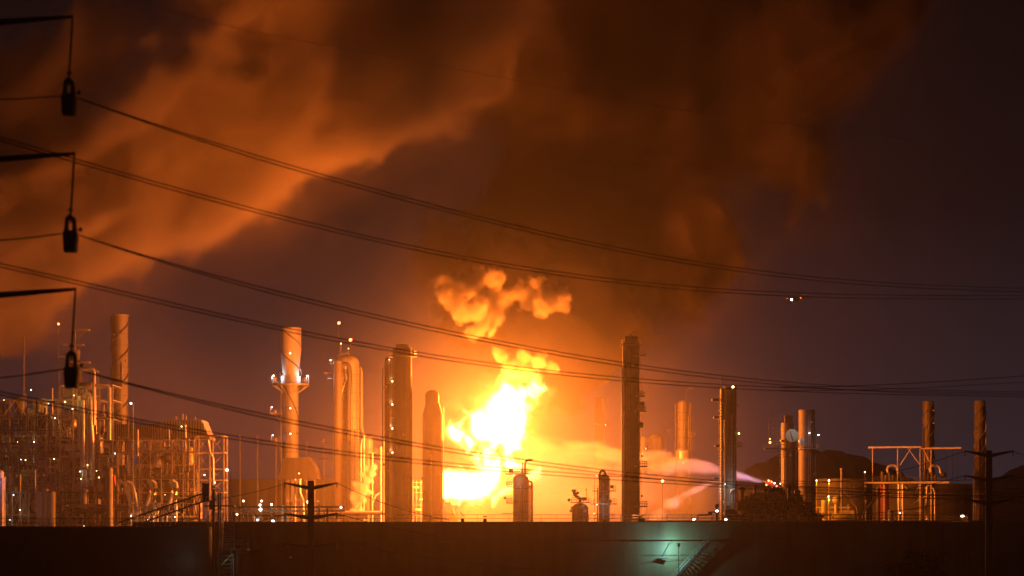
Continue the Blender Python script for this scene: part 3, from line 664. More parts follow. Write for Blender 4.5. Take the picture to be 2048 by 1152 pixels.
# scaffolded tower and its stack
D = 680; t, c, r = px_col('scaffolded_tower', 'dark tower wrapped in scaffolding with one floodlit white end', 1562, 1590, 846, D, BROWN, 'flat', 'tower')
for i, x in enumerate((1538, 1546, 1554, 1561)): beam(t, 'scaffold_standard', at(x, 912, D - 2.5), at(x, 826 + 5 * (3 - i), D - 2.5), .1, STEEL)
for k in range(13): y = 830 + k * 6.6; beam(t, 'scaffold_ledger', at(1531 + (k % 3) * 4, y, D - 2.6), at(1566, y, D - 2.6), .09, STEEL)
box(t, 'platform', at(1562, 898, D - 2), (66 * s_of(D), 3, .3), DARK); railing(t, [at(x, 897, D - 3.5) for x in range(1530, 1597, 8)], 1.1)
box(t, 'winch', at(1577, 838, D), (2.0, 1.5, 1.8), DARK)
cyl(t, 'drum', at(1584, 871, D - 6.5), at(1584, 871, D - 2), 13 * s_of(D), TANKL, 28); beam(t, 'stripe', at(1580, 862, D - 6.6), at(1586, 882, D - 6.6), .35, RUST)
lamp(t, at(1540, 885, D - 3), B_ORANGE, .4); lamp(t, at(1540, 878, D - 3), B_ORANGE, .22)
l = bpy.data.lights.new('lamp_light', 'POINT'); l.energy = 220; l.color = (.85, 1, .92); l.shadow_soft_size = .3; o = bpy.data.objects.new('lamp_light', l); C.objects.link(o); o.location = at(1586, 862, D - 11)
for k in range(14): put('ladder_dot', unit_mesh('box', PIPE), t, Matrix.Translation(at(1559, 905 + k * 7, D - 1)) @ Matrix.Diagonal((.25, .2, .25, 1)))
D = 690; t, c, r = px_col('chimney', 'broad square shouldered stack beside the scaffolded tower', 1597, 1630, 820, D, CONC if False else BROWN, 'flat', 'chimney'); bands(t, c, r, D, (824,), BROWN, .3)
platform(t, (c.x, c.y, zz(897, D)), r, r + 1.6); gooselamp(t, at(1640, 897, D - 1), 28 * s_of(D), -.4, B_WHITE, 0)
l = bpy.data.lights.new('lamp_light', 'POINT'); l.energy = 380; l.color = (.8, .88, 1); l.shadow_soft_size = .3; o = bpy.data.objects.new('lamp_light', l); C.objects.link(o); o.location = at(1618, 868, D - 8); lamp(t, at(1619, 866, D - 4), B_WHITE, .22)
box(t, 'equipment_box', at(1604, 884, D - 5), (1.0, .8, 2.0), STEEL); lamp(t, at(1566, 975, 706), B_COOL, .25, 900, (.8, 1, .95)); 
# yellow lit pump yard
D = 742; t = thing('pump_yard', 'yellow lit pumps and pipes below sodium lamps', 'pumps', at(1665, 1040, D))
for x, y in ((1640, 1015), (1652, 1000), (1683, 1012), (1696, 1008)): beam(t, 'post', (at(x, 0, D).x, D, 0), at(x, y, D), .28, YELLOW)
beam(t, 'beam', at(1632, 1015, D), at(1700, 1015, D), .4, YELLOW); beam(t, 'beam', at(1640, 1024, D), at(1698, 1024, D), .25, YELLOW)
cyl(t, 'pump', at(1664, 1034, D - 1), at(1692, 1034, D - 1), 1.1, YELLOW); cyl(t, 'drum', (at(1648, 0, D).x, D, 0), at(1648, 1000, D), .8, YELLOW); cyl(t, 'drum', (at(1672, 0, D).x, D, 0), at(1672, 1002, D), .5, YELLOW)
ball(t, 'exchanger_head', at(1672, 1000, D), 1.3, YELLOW); box(t, 'cabinet', at(1659, 1002, D), (2, 1, 2.4), STEEL); box(t, 'cabinet', at(1690, 1030, D + 1), (5, 2, 2.6), YELLOW)
railing(t, [at(x, 1036, D - 3) for x in range(1632, 1716, 7)], 1.1)
for x, y, kk in ((1633, 961, .7), (1658, 961, 1.0), (1657, 993, .9)):
    q = thing('lamp_post', {1633: 'dim sodium lamp post at the left of the yellow yard', 1658: 'brightest sodium lamp post over the yellow yard', 1657: 'low sodium lamp under the taller one in the yellow yard'}[x], 'lamp post', (at(x, 0, D - 4).x, D - 4, 0))
    cyl(q, 'post', (at(x, 0, D - 4).x, D - 4, 0), at(x, y + 2, D - 4), .09, YELLOW, 8); lamp(q, at(x, y, D - 4), B_WARM if y < 970 else B_YEL, .4 * kk, 1300 if y > 970 else 500, (1, .72, .12), name='lamp_head', off=(0, -.2, -.8))
for x, y0, ww in ((1683, 940, .35), (1676, 985, .2), (1732, 1004, .2)): 
    q = thing('vent_stack', {1683: 'thin grey vent stack above the yellow yard', 1676: 'short thin pipe beside the thin grey vent', 1732: 'short pipe in front of the dim green tank'}[x], 'pipe', (at(x, 0, 760).x, 760, 0)); cyl(q, 'pipe', (at(x, 0, 760).x, 760, 0), at(x, y0, 760), ww, STEEL, 10); cyl(q, 'cap', at(x, y0, 760), at(x, y0 - 4, 760), ww * 1.6, STEEL, 10)

# heater deck with long orange beams
D = 765; t = thing('heater_deck', 'open steel heater deck with long orange lit beams', 'steelwork', at(1830, 1040, D))
# beams
beam(t, 'beam', at(1737, 895, D), at(1842, 894, D), .8, PALE, .5); beam(t, 'beam', at(1842, 897, D + .5), at(1922, 896, D + .5), .7, PALE, .5)
beam(t, 'beam', at(1729, 965, D), at(1898, 965, D), .9, PALE, .6)
for x in (1745, 1795, 1840, 1862): beam(t, 'post', at(x, 965, D + 1), at(x, 895, D + 1), .2, PALE)
for x in (1893, 1905, 1915): beam(t, 'hanger', at(x, 965, D + 3), at(x, 895, D + 3), .1, DARK)
for x in (1768, 1796, 1802, 1840, 1862): beam(t, 'column', (at(x, 0, D + 1).x, D + 1, 0), at(x, 965, D + 1), .42, PALE)
for a, b in (((1800, 965), (1840, 1000)), ((1840, 965), (1822, 1010)), ((1806, 1022), (1845, 1022)), ((1800, 930), (1822, 896)), ((1840, 930), (1815, 896)), ((1822, 1010), (1862, 985)), ((1845, 895), (1862, 930))): beam(t, 'brace', at(*a, D + 1), at(*b, D + 1), .2, PALE)
railing(t, [at(x, 962, D) for x in range(1732, 1898, 12)], 1.1); 
for x0, x1, y in ((1760, 1778, 968), (1752, 1760, 975)): cyl(t, 'heater_shell' if x0 == 1760 else 'pipe', (at((x0 + x1) / 2, 0, D + 4).x, D + 4, 0), at((x0 + x1) / 2, y, D + 4), (x1 - x0) / 2 * s_of(D), RUST if x0 == 1760 else BROWN, 20)
cyl(t, 'drum', (at(1781, 0, D).x, D, 0), at(1781, 1020, D), .85, SHELL)
for x in (1798, 1806): cyl(t, 'pipe', (at(x, 0, D - 1).x, D - 1, 0), at(x, 968, D - 1), .35, PIPE)
for cx_ in (1785, 1870):
    tube(t, 'u_pipe', [at(cx_ - 11, 962, D + 2), at(cx_ - 11, 940, D + 2), at(cx_ - 8, 933, D + 2), at(cx_ - 3, 931, D + 2), at(cx_ + 4, 931, D + 2), at(cx_ + 9, 934, D + 2), at(cx_ + 11, 942, D + 2), at(cx_ + 11, 950, D + 2)], .42, PIPE)
    for k in range(4): cyl(t, 'burner', at(cx_ - 20 + k * 7, 962, D + 1), at(cx_ - 20 + k * 7, 944 + (k % 2) * 6, D + 1), .55, BROWN)
    ball(t, 'valve', at(cx_ + 16, 950, D + 2), 1.0, DARK)
tube(t, 'riser_pipe', [at(1852, 1040, D - 1), at(1852, 975, D - 1), at(1858, 970, D - 1)], .4, PIPE); tube(t, 'riser_pipe', [at(1870, 1040, D - 1), at(1870, 985, D - 1), at(1866, 975, D - 1)], .35, PIPE)
lamp(t, at(1800, 1026, D - 2), B_COOL, .2)
for x0, x1, y, lab in ((1846, 1868, 803, 'left one of the two straked stacks at far right'), (1949, 1971, 802, 'right one of the two straked stacks at far right')):
    D = 775; t, c, r = px_col('chimney', lab, x0, x1, y, D, BROWN, 'open', 'chimney'); strake(t, c, r, zz(1000, D), zz(y + 3, D), 2.2, 3, BROWN, 1, .18)
t = thing('sign_post', 'tall thin orange lit pole left of the right-hand utility pole', 'pole', (at(1948, 0, 720).x, 720, 0)); beam(t, 'pole', (at(1948, 0, 720).x, 720, 0), at(1948, 945, 720), .45, STEEL); box(t, 'cap', at(1948, 944, 720), (.7, .6, .3), STEEL)
t = thing('yard_lamp', 'low white lamp near the foot of the far right stack', 'lamp', at(1925, 1044, 700)); cyl(t, 'post', (at(1925, 0, 700).x, 700, 0), at(1925, 1033, 700), .08, STEEL, 8); ball(t, 'bulb', at(1925, 1032, 699.7), (.5, .25, .28), B_WHITE)
t = thing('yard_lamp', 'tiny lamp on a post above the dim green tank', 'lamp', at(1730, 1044, 790)); cyl(t, 'post', (at(1730, 0, 790).x, 790, 0), at(1730, 945, 790), .08, STEEL, 8); ball(t, 'bulb', at(1730, 944, 789.7), .18, B_WARM)
# thin far masts
for k, x in enumerate((480, 515, 552, 614, 648)):
    t = thing('far_mast', ['faint thin mast left of the orange lit chimney, outermost of three', 'faint thin mast left of the orange lit chimney, middle of three', 'faint thin mast hugging the orange lit chimney', 'faint mast just right of the orange lit chimney', 'faint mast with small platforms left of the domed column'][k], 'mast', (at(x, 0, 900).x, 900, 0))
    cyl(t, 'pole', (at(x, 0, 900).x, 900, 0), at(x, (872, 872, 880, 885, 878)[k], 900), .35, STEEL, 8); box(t, 'tip', at(x, (872, 872, 880, 885, 878)[k], 900), (.9, .9, .4), STEEL)
    if k == 4:
        for y in (885, 905, 918): box(t, 'platform', at(x, y, 900), (3, 2, .4), DARK)
# yard lamps in front of the far olive tank
for k, (x, y, b) in enumerate(((487, 1002, B_WARM), (523, 1002, B_WARM), (520, 1010, B_WHITE), (521, 1019, B_WHITE), (543, 1009, B_WARM), (474, 1029, B_WARM), (546, 1045 - 2, B_COOL), (616, 1004, B_WARM), (682, 1015, B_WHITE), (515, 1040, B_COOL))):
    lab = ['warm lamp at the left of the far olive tank', 'upper of the clustered lamps before the far olive tank', 'middle of the clustered lamps before the far olive tank', 'lowest and brightest of the clustered lamps before the olive tank', 'warm lamp right of the clustered lamps', 'faint low lamp right of the stair tower',
           'green white lamp glaring at the tank rim', 'white lamp behind the left-hand utility pole', 'small white lamp left of the steam wisp', 'dim green lamp left of the glaring rim lamp'][k]
    Dk = 640; t = thing('yard_lamp', lab, 'lamp', (at(x, 0, Dk).x, Dk, 0)); cyl(t, 'post', (at(x, 0, Dk).x, Dk, 0), at(x, y, Dk), .07, STEEL, 6); ball(t, 'bulb', at(x, y, Dk - .2), (.36 if k in (3, 6, 7) else .24), b)
D = 650; t = thing('yard_pipes', 'low pipe rack and drums lit along the rim below the olive tank', 'pipework', at(560, 1045, D))
for k in range(26):
    x = 470 + k * 8 + random.uniform(-3, 3); y = random.uniform(1008, 1034); (cyl if k % 2 else beam)(t, 'pipe' if k % 2 else 'post', (at(x, 0, D).x, D + random.uniform(-3, 3), 0), at(x, y, D), random.uniform(.12, .35), random.choice((STEEL, PIPE, BROWN)))
for y in (1014, 1022, 1031): cyl(t, 'header_pipe', at(466, y, D), at(690, y, D), .22, random.choice((PIPE, BROWN)))
for x0, x1, y in ((668, 735, 1034), (700, 728, 1040), (640, 780, 1026)): cyl(t, 'header_pipe', at(x0, y, 700), at(x1, y, 700), .55, PIPE)
l = bpy.data.lights.new('lamp_light', 'POINT'); l.energy = 360; l.color = (1, .8, .5); l.shadow_soft_size = .3; o = bpy.data.objects.new('lamp_light', l); C.objects.link(o); o.location = at(522, 1015, 636)
l = bpy.data.lights.new('lamp_light', 'POINT'); l.energy = 260; l.color = (.6, 1, .7); l.shadow_soft_size = .2; o = bpy.data.objects.new('lamp_light', l); C.objects.link(o); o.location = at(545, 1038, 642)
# broken pipe where the steam vents
D = 722; t = thing('steam_vent', 'low lit tray where the steam wisp rises', 'pipework', at(710, 1045, D)); cyl(t, 'pan', at(692, 1036, D), at(722, 1036, D), .7, SHELL); cyl(t, 'nozzle', at(711, 1045, D), at(711, 1028, D), .4, PIPE)

# ================================================================== left process units
def frame(name, label, x0, x1, ytop, D0, D1, nx, levels, brace=.5, w=.4, m=STEEL, seed=1, decks=(), ybot=None, rails=True, cat='steelwork'):
    """open steel structure: columns, beams, braces and decks as parts"""
    rg = random.Random(seed); t = thing(name, label, cat, (at((x0 + x1) / 2, 0, D0).x, D0, 0))
    X = [at(x0 + (x1 - x0) * i / nx, 0, D0).x for i in range(nx + 1)]; zs = [0] + [zz(y, D0) for y in levels]; zs.sort()
    for Y in (D0, D1):
        for x in X: beam(t, 'column', (x, Y, 0), (x, Y, zs[-1]), w, m)
        for z in zs[1:]: beam(t, 'beam', (X[0], Y, z), (X[-1], Y, z), w * .8, m)
    for x in X:
        for z in zs[1:]: beam(t, 'cross_beam', (x, D0, z), (x, D1, z), w * .7, m)
    for a, b in zip(zs, zs[1:]):
        if b < EYE - 2: continue
        for i in range(nx):
            q = rg.random()
            if q < brace:
                beam(t, 'brace', (X[i], D0 + .05, a), (X[i + 1], D0 + .05, b), w * .45, m)
                if q < brace * .75: beam(t, 'brace', (X[i + 1], D0 + .05, a), (X[i], D0 + .05, b), w * .45, m)
    for k in decks:
        z = zs[k]; box(t, 'deck', ((X[0] + X[-1]) / 2, (D0 + D1) / 2, z + w * .4 + .06), (X[-1] - X[0] + 1.2, D1 - D0 + 1.2, .12), DARK)
        if rails: railing(t, [Vector((X[0] - .5 + (X[-1] - X[0] + 1) * i / (nx * 3), D0 - .55, z + w * .4 + .12)) for i in range(nx * 3 + 1)], 1.1)
    return t, X, zs
def clutter(t, x0, x1, y0, y1, D0, D1, n, seed, mats=(PIPE, STEEL, BROWN, BROWN, SIDING)):
    rg = random.Random(seed)
    for k in range(n):
        x = rg.uniform(x0, x1); y = rg.uniform(y0, y1); D = rg.uniform(D0, D1); q = rg.random(); m = rg.choice(mats)
        if q < .35:
            h = rg.uniform(20, 70); cyl(t, 'vertical_pipe', at(x, y, D), at(x, y - h, D), rg.uniform(.12, .32), m, 10)
        elif q < .6:
            h = rg.uniform(15, 55); cyl(t, 'horizontal_pipe', at(x, y, D), at(min(x + h, x1 + 6), y, D), rg.uniform(.12, .3), m, 10)
        elif q < .75:
            h = rg.uniform(14, 34); r_ = rg.uniform(.7, 1.5); cyl(t, 'drum', at(x, y, D), at(x, y - h, D), r_, m, 18); ball(t, 'drum_head', at(x, y - h, D), (r_, r_, r_ * .6), m)
        elif q < .87:
            h = rg.uniform(12, 26); r_ = rg.uniform(.6, 1.1); cyl(t, 'exchanger', at(x, y, D), at(x + h, y, D), r_, m, 18)
        else:
            s_ = rg.uniform(8, 20); sg = rg.choice((-1, 1)); tube(t, 'bent_pipe', [at(x, y, D), at(x, y - s_, D), at(x + sg * 2, y - s_ - 3, D), at(x + sg * 5, y - s_ - 4, D), at(x + sg * 16, y - s_ - 4, D)], rg.uniform(.15, .3), m)
LW = {'y': (1, .62, .12), 'c': (1, .75, .4), 'w': (1, .6, .16)}
def dots(t, lst, D):
    for (x, y, k, wt) in lst: lamp(t, at(x, y, D), {'y': B_YEL, 'c': B_COOL, 'w': B_WHITE if wt > 250 else B_WARM, 'o': B_WARM}[k], .12 + .16 * random.random(), wt, LW.get(k, (1, .7, .3)), off=(0, -1.5, -.6))
# back tower with stacked platforms, half lost in smoke
t, X, zs = frame('platform_tower', 'hazy platform tower with pale decks at the left behind the wire clamp', 118, 186, 740, 735, 744, 2, (1000, 940, 880, 830, 790, 740), .5, .4, STEEL, 2, (6,))
cyl(t, 'vessel', (at(150, 0, 739).x, 739, 0), at(150, 700, 739), 1.5, BROWN, 20)
for y, a, b in ((660, 139, 179), (690, 127, 167), (714, 119, 137), (725, 140, 180)): box(t, 'platform', at((a + b) / 2, y, 738), ((b - a) * s_of(738), 3.5, .45), SHELL); beam(t, 'bracket', at(b - 6, y + 2, 738), at(150, y + 18, 738), .2, STEEL)
cyl(t, 'mast', at(150, 700, 739), at(150, 648, 739), .2, STEEL, 8); ball(t, 'beacon', at(117, 648, 738), .3, B_RED); cyl(t, 'mast', at(117, 740, 738), at(117, 649, 738), .07, STEEL, 6)
q = thing('far_mast', 'faint lattice mast far left in the orange smoke', 'mast', (at(48, 0, 760).x, 760, 0))
for dx in (-2, 2): cyl(q, 'leg', (at(48 + dx, 0, 760).x, 760, 0), at(48 + dx * .4, 672, 760), .14, STEEL, 6)
for y in range(690, 960, 22): beam(q, 'crossbar', at(45.5, y, 760), at(50.5, y, 760), .14, STEEL)
# main rack at far left
t, X, zs = frame('process_rack', 'crowded pipe rack at the far left dotted with yellow lamps', -30, 118, 800, 734, 752, 6, (1000, 950, 912, 872, 838, 800), .45, .42, SIDING, 3, (1, 3, 5))
clutter(t, -20, 116, 1010, 830, 736, 751, 130, 4); clutter(t, -20, 116, 1050, 960, 728, 740, 40, 5)
dots(t, [(97, 807, 'w', 900), (110, 836, 'w', 300), (101, 852, 'w', 0), (8, 884, 'w', 700), (35, 884, 'w', 0), (68, 884, 'w', 500), (10, 920, 'w', 500), (42, 919, 'c', 0), (51, 920, 'w', 0), (70, 932, 'c', 300), (108, 918, 'o', 0), (40, 958, 'y', 500), (62, 780, 'w', 0), (8, 800, 'o', 0), (90, 948, 'w', 0), (30, 962, 'y', 0), (48, 1018, 'w', 200), (42, 1030, 'c', 250), (74, 1033, 'o', 0)], 733)
for x, y, h, r_ in ((40, 812, 26, 1.5), (78, 815, 20, 1.3), (62, 828, 14, 1.0), (28, 900, 20, 1.6)):
    cyl(t, 'drum', at(x, y + h / 2, 738), at(x, y - h / 2, 738), r_, TANKL, 18); ball(t, 'drum_head', at(x, y - h / 2, 738), (r_, r_, r_ * .6), TANKL)
for a, b in (((30, 800), (52, 830)), ((8, 830), (30, 800)), ((118, 838), (128, 872)), ((100, 838), (90, 812))): beam(t, 'brace', at(*a, 733), at(*b, 733), .25, YELLOW)
# second rack
t, X, zs = frame('process_rack', 'tall dark rack with large bright inverted U pipes', 120, 225, 770, 722, 738, 4, (1000, 955, 912, 880, 838, 800, 770), .4, .42, SIDING, 6, (2, 5))
clutter(t, 122, 222, 1010, 850, 724, 737, 90, 8); clutter(t, 122, 222, 1050, 950, 716, 730, 30, 9)
for pts, r_ in (([(166, 1000), (166, 800), (168, 792), (173, 787), (178, 789), (181, 797), (182, 850), (184, 880), (184, 960)], .75), ([(158, 900), (158, 792), (161, 782), (166, 780)], .5), ([(188, 850), (188, 745), (186, 740), (180, 739), (160, 739)], .55), ([(219, 880), (219, 776), (215, 772), (190, 771)], .5), ([(174, 1000), (174, 838), (171, 820), (163, 806)], .55)):
    tube(t, 'u_pipe', [at(x, y, 719) for x, y in pts], r_, PIPE, 14)
cyl(t, 'duct', at(158, 772, 718), at(184, 772, 718), 1.0, SHELL, 20)
dots(t, [(160, 943, 'c', 250), (162, 958, 'w', 0), (193, 942, 'w', 0), (148, 791, 'y', 900), (145, 818, 'o', 0), (130, 804, 'y', 200), (198, 955, 'o', 0), (175, 930, 'o', 0)], 717)
for k, (x0, x1, y) in enumerate(((125, 155, 785), (128, 158, 810), (130, 152, 895))): box(t, 'panel', at((x0 + x1) / 2, y, 723), ((x1 - x0) * s_of(723), .4, 2.0), TANKL)
# spare lamp mast by the chimney
q = thing('lamp_post', 'slim lamp mast just right of the spiral straked chimney', 'lamp post', (at(266, 0, 700).x, 700, 0)); cyl(q, 'post', (at(266, 0, 700).x, 700, 0), at(266, 808, 700), .1, STEEL, 8); beam(q, 'arm', at(266, 809, 700), at(262, 808, 700), .08, STEEL); lamp(q, at(262, 807, 700), B_COOL, .42, 0, name='lamp_head')
# ribbed duct and hood
hood('flue_duct', 'long ribbed flue duct running left from the furnace hood', [(212, 900), (214, 862), (222, 848), (322, 848), (322, 874), (238, 874), (232, 902)], 730, 9, SIDING, 26, ribm=DARK)
hood('furnace_hood', 'large ribbed furnace hood with sloping ends at left', [(300, 878), (332, 840), (404, 840), (420, 878)], 726, 14, SIDING, 22, ribm=DARK)
D = 726; t = thing('hood_vents', 'row of small vent stubs on the large ribbed hood', 'vents', at(360, 840, D + 6))
for x, h in ((352, 6), (365, 11), (372, 7), (390, 5)): cyl(t, 'stub', at(x, 842, D + 6), at(x, 840 - h, D + 6), .22, STEEL, 8); ball(t, 'cap', at(x, 840 - h, D + 6), .3, STEEL)
lamp(t, at(363, 853, D - 1), B_WARM, .3); cyl(t, 'lit_pipe', at(371, 905, D - 1), at(371, 850, D - 1), .25, PIPE, 10)
cyl(t, 'fan_ring', at(237, 886, 729), at(237, 886, 728), 9 * s_of(728), DARK, 24)
# furnace box under the hood
t, X, zs = frame('furnace_box', 'dark furnace casing in a steel grid below the large hood', 232, 388, 878, 724, 742, 5, (985, 934, 905, 878), .35, .45, BROWN, 12, (1,), rails=False)
box(t, 'casing', ((at(290, 0, 734).x + at(386, 0, 734).x) / 2, 734, (zz(985, 734) + zz(905, 734)) / 2), (96 * s_of(734), 14, 80 * s_of(734)), BROWN)
box(t, 'casing', ((at(300, 0, 734).x + at(330, 0, 734).x) / 2, 733, (zz(900, 734) + zz(882, 734)) / 2), (24 * s_of(734), 10, 18 * s_of(734)), SIDING)
for x0 in (240, 262, 284, 310, 334, 356, 374): box(t, 'wall_panel', at(x0 + 9, 958, 722.5), (17 * s_of(723), .2, 36 * s_of(723)), BROWN)
beam(t, 'lintel', at(224, 934, 719), at(346, 934, 719), .75, SIDING, .6)
for x in (226, 270): beam(t, 'column', (at(x, 0, 719).x, 719, 0), at(x, 934, 719), .55, SIDING)
for x in (300, 318, 345, 350): beam(t, 'strut', at(x, 985, 721), at(x + 6, 940, 721), .22, STEEL)
dots(t, [(230, 907, 'c', 300), (298, 985, 'o', 0), (330, 990, 'o', 0)], 718); clutter(t, 235, 385, 1030, 985, 717, 722, 26, 19)
# swan-neck transfer lines
D = 712; t = thing('transfer_lines', 'three pairs of bright swan-neck pipes before the dark furnace', 'pipework', at(290, 1045, D))
for k, (x, sg) in enumerate(((248, 1), (261, 1), (301, -1), (311, -1), (345, -1), (353, -1))):
    if sg > 0: pts = [(x - 12, 968), (x - 6, 964), (x, 966), (x + 6, 975), (x + 9, 990), (x + 13, 1010), (x + 13, 1050)]
    else: pts = [(x - 6, 962), (x - 1, 965), (x + 1, 973), (x, 985), (x - 4, 1000), (x - 8, 1012), (x - 9, 1050)] if k % 2 == 0 else [(x - 8, 962), (x - 1, 966), (x + 1, 974), (x, 990), (x - 1, 1008), (x - 2, 1050)]
    tube(t, 'swan_neck_pipe', [at(a, b, D - k * .2) for a, b in pts], .5, PIPE, 14)
cyl(t, 'header', at(225, 1014, D + 2), at(360, 1014, D + 2), .9, BROWN, 20); cyl(t, 'header', at(260, 1035, D + 1), at(400, 1035, D + 1), .5, SHELL, 16)
for x, y in ((318, 1010), (268, 1022), (278, 1018)): box(t, 'valve', at(x, y, D - 1), (.9, .8, 1.3), SHELL)
for x in range(262, 356, 9): cyl(t, 'drain_pipe', at(x, 1052, D - 2), at(x, 1022 + (x % 4) * 3, D - 2), .2, random.choice((PIPE, STEEL)), 8)
for (x, y, b) in ((262, 1032, B_COOL), (309, 1045, B_WHITE), (295, 1040, B_COOL), (350, 1034, B_COOL)): lamp(t, at(x, y, D - 3), b, .2)
for x in (290, 340):
    l = bpy.data.lights.new('lamp_light', 'POINT'); l.energy = 244; l.color = (1, .7, .35); l.shadow_soft_size = .3; o = bpy.data.objects.new('lamp_light', l); C.objects.link(o); o.location = at(x, 1035, D - 6)
# fat stand pipes
D = 707
for k, (x, y, r_, m, lab) in enumerate(((80, 985, .9, SHELL, 'leftmost of three pink lit vertical drums behind the near black tank'), (92, 980, .9, SHELL, 'middle of three pink lit vertical drums behind the near black tank'), (104, 985, 1.1, SHELL, 'rightmost of three pink lit vertical drums behind the near black tank'), (219, 938, .95, CONC, 'fat pale stand pipe at the left of the swan-neck pipes'))):
    t = thing('stand_pipe', lab, 'vessel', (at(x, 0, D).x, D, 0)); cyl(t, 'shell', (at(x, 0, D).x, D, 0), at(x, y, D), r_, m, 22); ball(t, 'head', at(x, y, D), (r_, r_, r_ * .6), m)
l = bpy.data.lights.new('lamp_light', 'POINT'); l.energy = 280; l.color = (1, .45, .22); l.shadow_soft_size = .4; o = bpy.data.objects.new('lamp_light', l); C.objects.link(o); o.location = at(96, 1015, D - 9)
t = thing('purple_lit_drum', 'vertical drum washed in purple light at the left edge', 'vessel', (at(1, 0, 702).x, 702, 0)); cyl(t, 'shell', (at(0, 0, 702).x, 702, 0), at(0, 945, 702), 1.1, TANKL, 22); cyl(t, 'edge_pipe', (at(9, 0, 701).x, 701, 0), at(9, 955, 701), .2, PIPE, 8); ball(t, 'head', at(0, 945, 702), (1.1, 1.1, .7), TANKL)
l = bpy.data.lights.new('lamp_light', 'POINT'); l.energy = 315; l.color = (.45, .35, 1); l.shadow_soft_size = .3; o = bpy.data.objects.new('lamp_light', l); C.objects.link(o); o.location = at(-2, 962, 696)
# low row behind the near black tank
t, X, zs = frame('low_rack', 'low dark pipe rack between the pink drums and stand pipe', 110, 216, 985, 710, 718, 5, (1025, 985), .4, .35, BROWN, 22, (2,))
clutter(t, 112, 214, 1050, 1010, 710, 717, 22, 23, (BROWN, STEEL)); cyl(t, 'header_pipe', at(125, 1012, 708), at(215, 1012, 708), .5, SHELL); cyl(t, 'header_pipe', at(150, 1024, 708), at(212, 1020, 708), .4, BROWN)
dots(t, [(135, 1011, 'y', 0), (168, 1055 - 3, 'w', 150)], 707); box(t, 'lit_panel', at(156, 1034, 707), (3.2, .3, .35), SHELL)
t, X, zs = frame('low_rack', 'bluish lit low rack at the far left', 8, 74, 985, 710, 720, 4, (1030, 985), .7, .3, STEEL, 25, (2,)); clutter(t, 10, 72, 1055, 1005, 711, 718, 24, 26, (STEEL, SHELL)); dots(t, [(27, 990, 'c', 400), (40, 1020, 'w', 300), (20, 1040, 'c', 200)], 709)
# lattice stair tower at the right end
t, X, zs = frame('lattice_tower', 'cross braced lattice tower at the right end of the left units', 391, 448, 872, 717, 725, 2, (985, 960, 938, 905, 872), 1.0, .36, RACK, 31, (5,), rails=False)
tube(t, 'downpipe', [at(416, 880, 716), at(420, 905, 716), at(426, 915, 716), at(427, 968, 716)], .32, PIPE); dots(t, [(409, 950, 'y', 0), (430, 965, 'w', 0), (407, 972, 'c', 120)], 715)
clutter(t, 394, 440, 1040, 985, 717, 724, 14, 33)
# conveyor gallery in front
D = 470; t = thing('pipe_gangway', 'long dark truss gangway sloping up to the stair tower', 'gangway', at(240, 1060, D))
a0, a1 = at(236, 1062, D), at(414, 1000, D)
for dz in (0, 1.5):
    for dy in (0, 1.6): beam(t, 'chord', a0 + Vector((0, dy, dz)), a1 + Vector((0, dy, dz)), .22, DARK)
for i in range(17):
    p = a0.lerp(a1, i / 16); beam(t, 'upright', p, p + Vector((0, 0, 1.5)), .12, DARK)
    if i < 16: beam(t, 'diagonal', p, a0.lerp(a1, (i + 1) / 16) + Vector((0, 0, 1.5)), .1, DARK)
for i in range(5):
    p = a0.lerp(a1, .15 + i * .19); beam(t, 'leg', (p.x, p.y + .8, 0), (p.x, p.y + .8, p.z), .25, DARK)
for x in (360, 374, 388): beam(t, 'brace', at(x, 1018 - (x - 360) * .3, D), at(x + 6, 1036, D), .22, STEEL)
# near stair tower
D = 330; sD = s_of(D); t = thing('stair_tower', 'near stair tower with steel steps between the black and olive tanks', 'stair tower', (at(455, 0, D).x, D, 0))
for x in (437, 474):
    for dy in (0, 2.2): beam(t, 'leg', (at(x, 0, D).x, D + dy, 0), (at(x, 0, D).x, D + dy, zz(1097 if x == 474 else 985, D)), .2, DARK)
box(t, 'platform', at(468, 1099, D + 1.1), (58 * sD, 2.6, .25), DARK); railing(t, [at(x, 1097, D - .1) for x in (440, 454, 468, 482, 496)], 1.1, t=.03)
for i in range(14):
    f = i / 13; box(t, 'tread', at(441 + 2 + f * 0 + 14, 1093 - f * 66, D + .3 + f * 1.4), (1.45 - f * .35, .3, .05), STEEL)
for sx in (-1, 1):
    beam(t, 'stringer', at(457 + sx * 12.5, 1096, D + .2), at(457 + sx * 9.5, 1026, D + 1.8), .07, STEEL, .22); railing(t, [at(457 + sx * (13 - i * .6), 1093 - i * 13.4, D + .3 + i * .28) for i in range(6)], .9, t=.025)
beam(t, 'lit_rail', at(441, 1020, D - .2), at(446, 1066, D - .2), .07, PIPE)
box(t, 'platform', at(440, 1012, D + 1.5), (60 * sD, 2.2, .16), DARK); railing(t, [at(x, 1011, D + .5) for x in (412, 422, 432, 442, 452, 462)], 1.1, t=.03)
for i in range(6): box(t, 'ladder_rung', at(457, 1112 + i * 8, D), (26 * sD, .05, .06), STEEL)
beam(t, 'brace', at(443, 1130, D - .1), at(464, 1108, D - .1), .1, TANKL); beam(t, 'brace', at(466, 1108, D - .1), at(467, 1152, D - .1), .09, TANKL)
box(t, 'cabinet', at(412, 985, D + 2), (.9, .8, 2.4), DARK); box(t, 'cabinet', at(425, 1010, D + 1.5), (.8, .6, 1.2), STEEL)
cyl(t, 'lamp_column', (at(427, 0, D + 2).x, D + 2, 0), at(427, 978, D + 2), .18, DARK, 10); ball(t, 'dome_light', at(427, 974, D + 2), .22, TANKL)
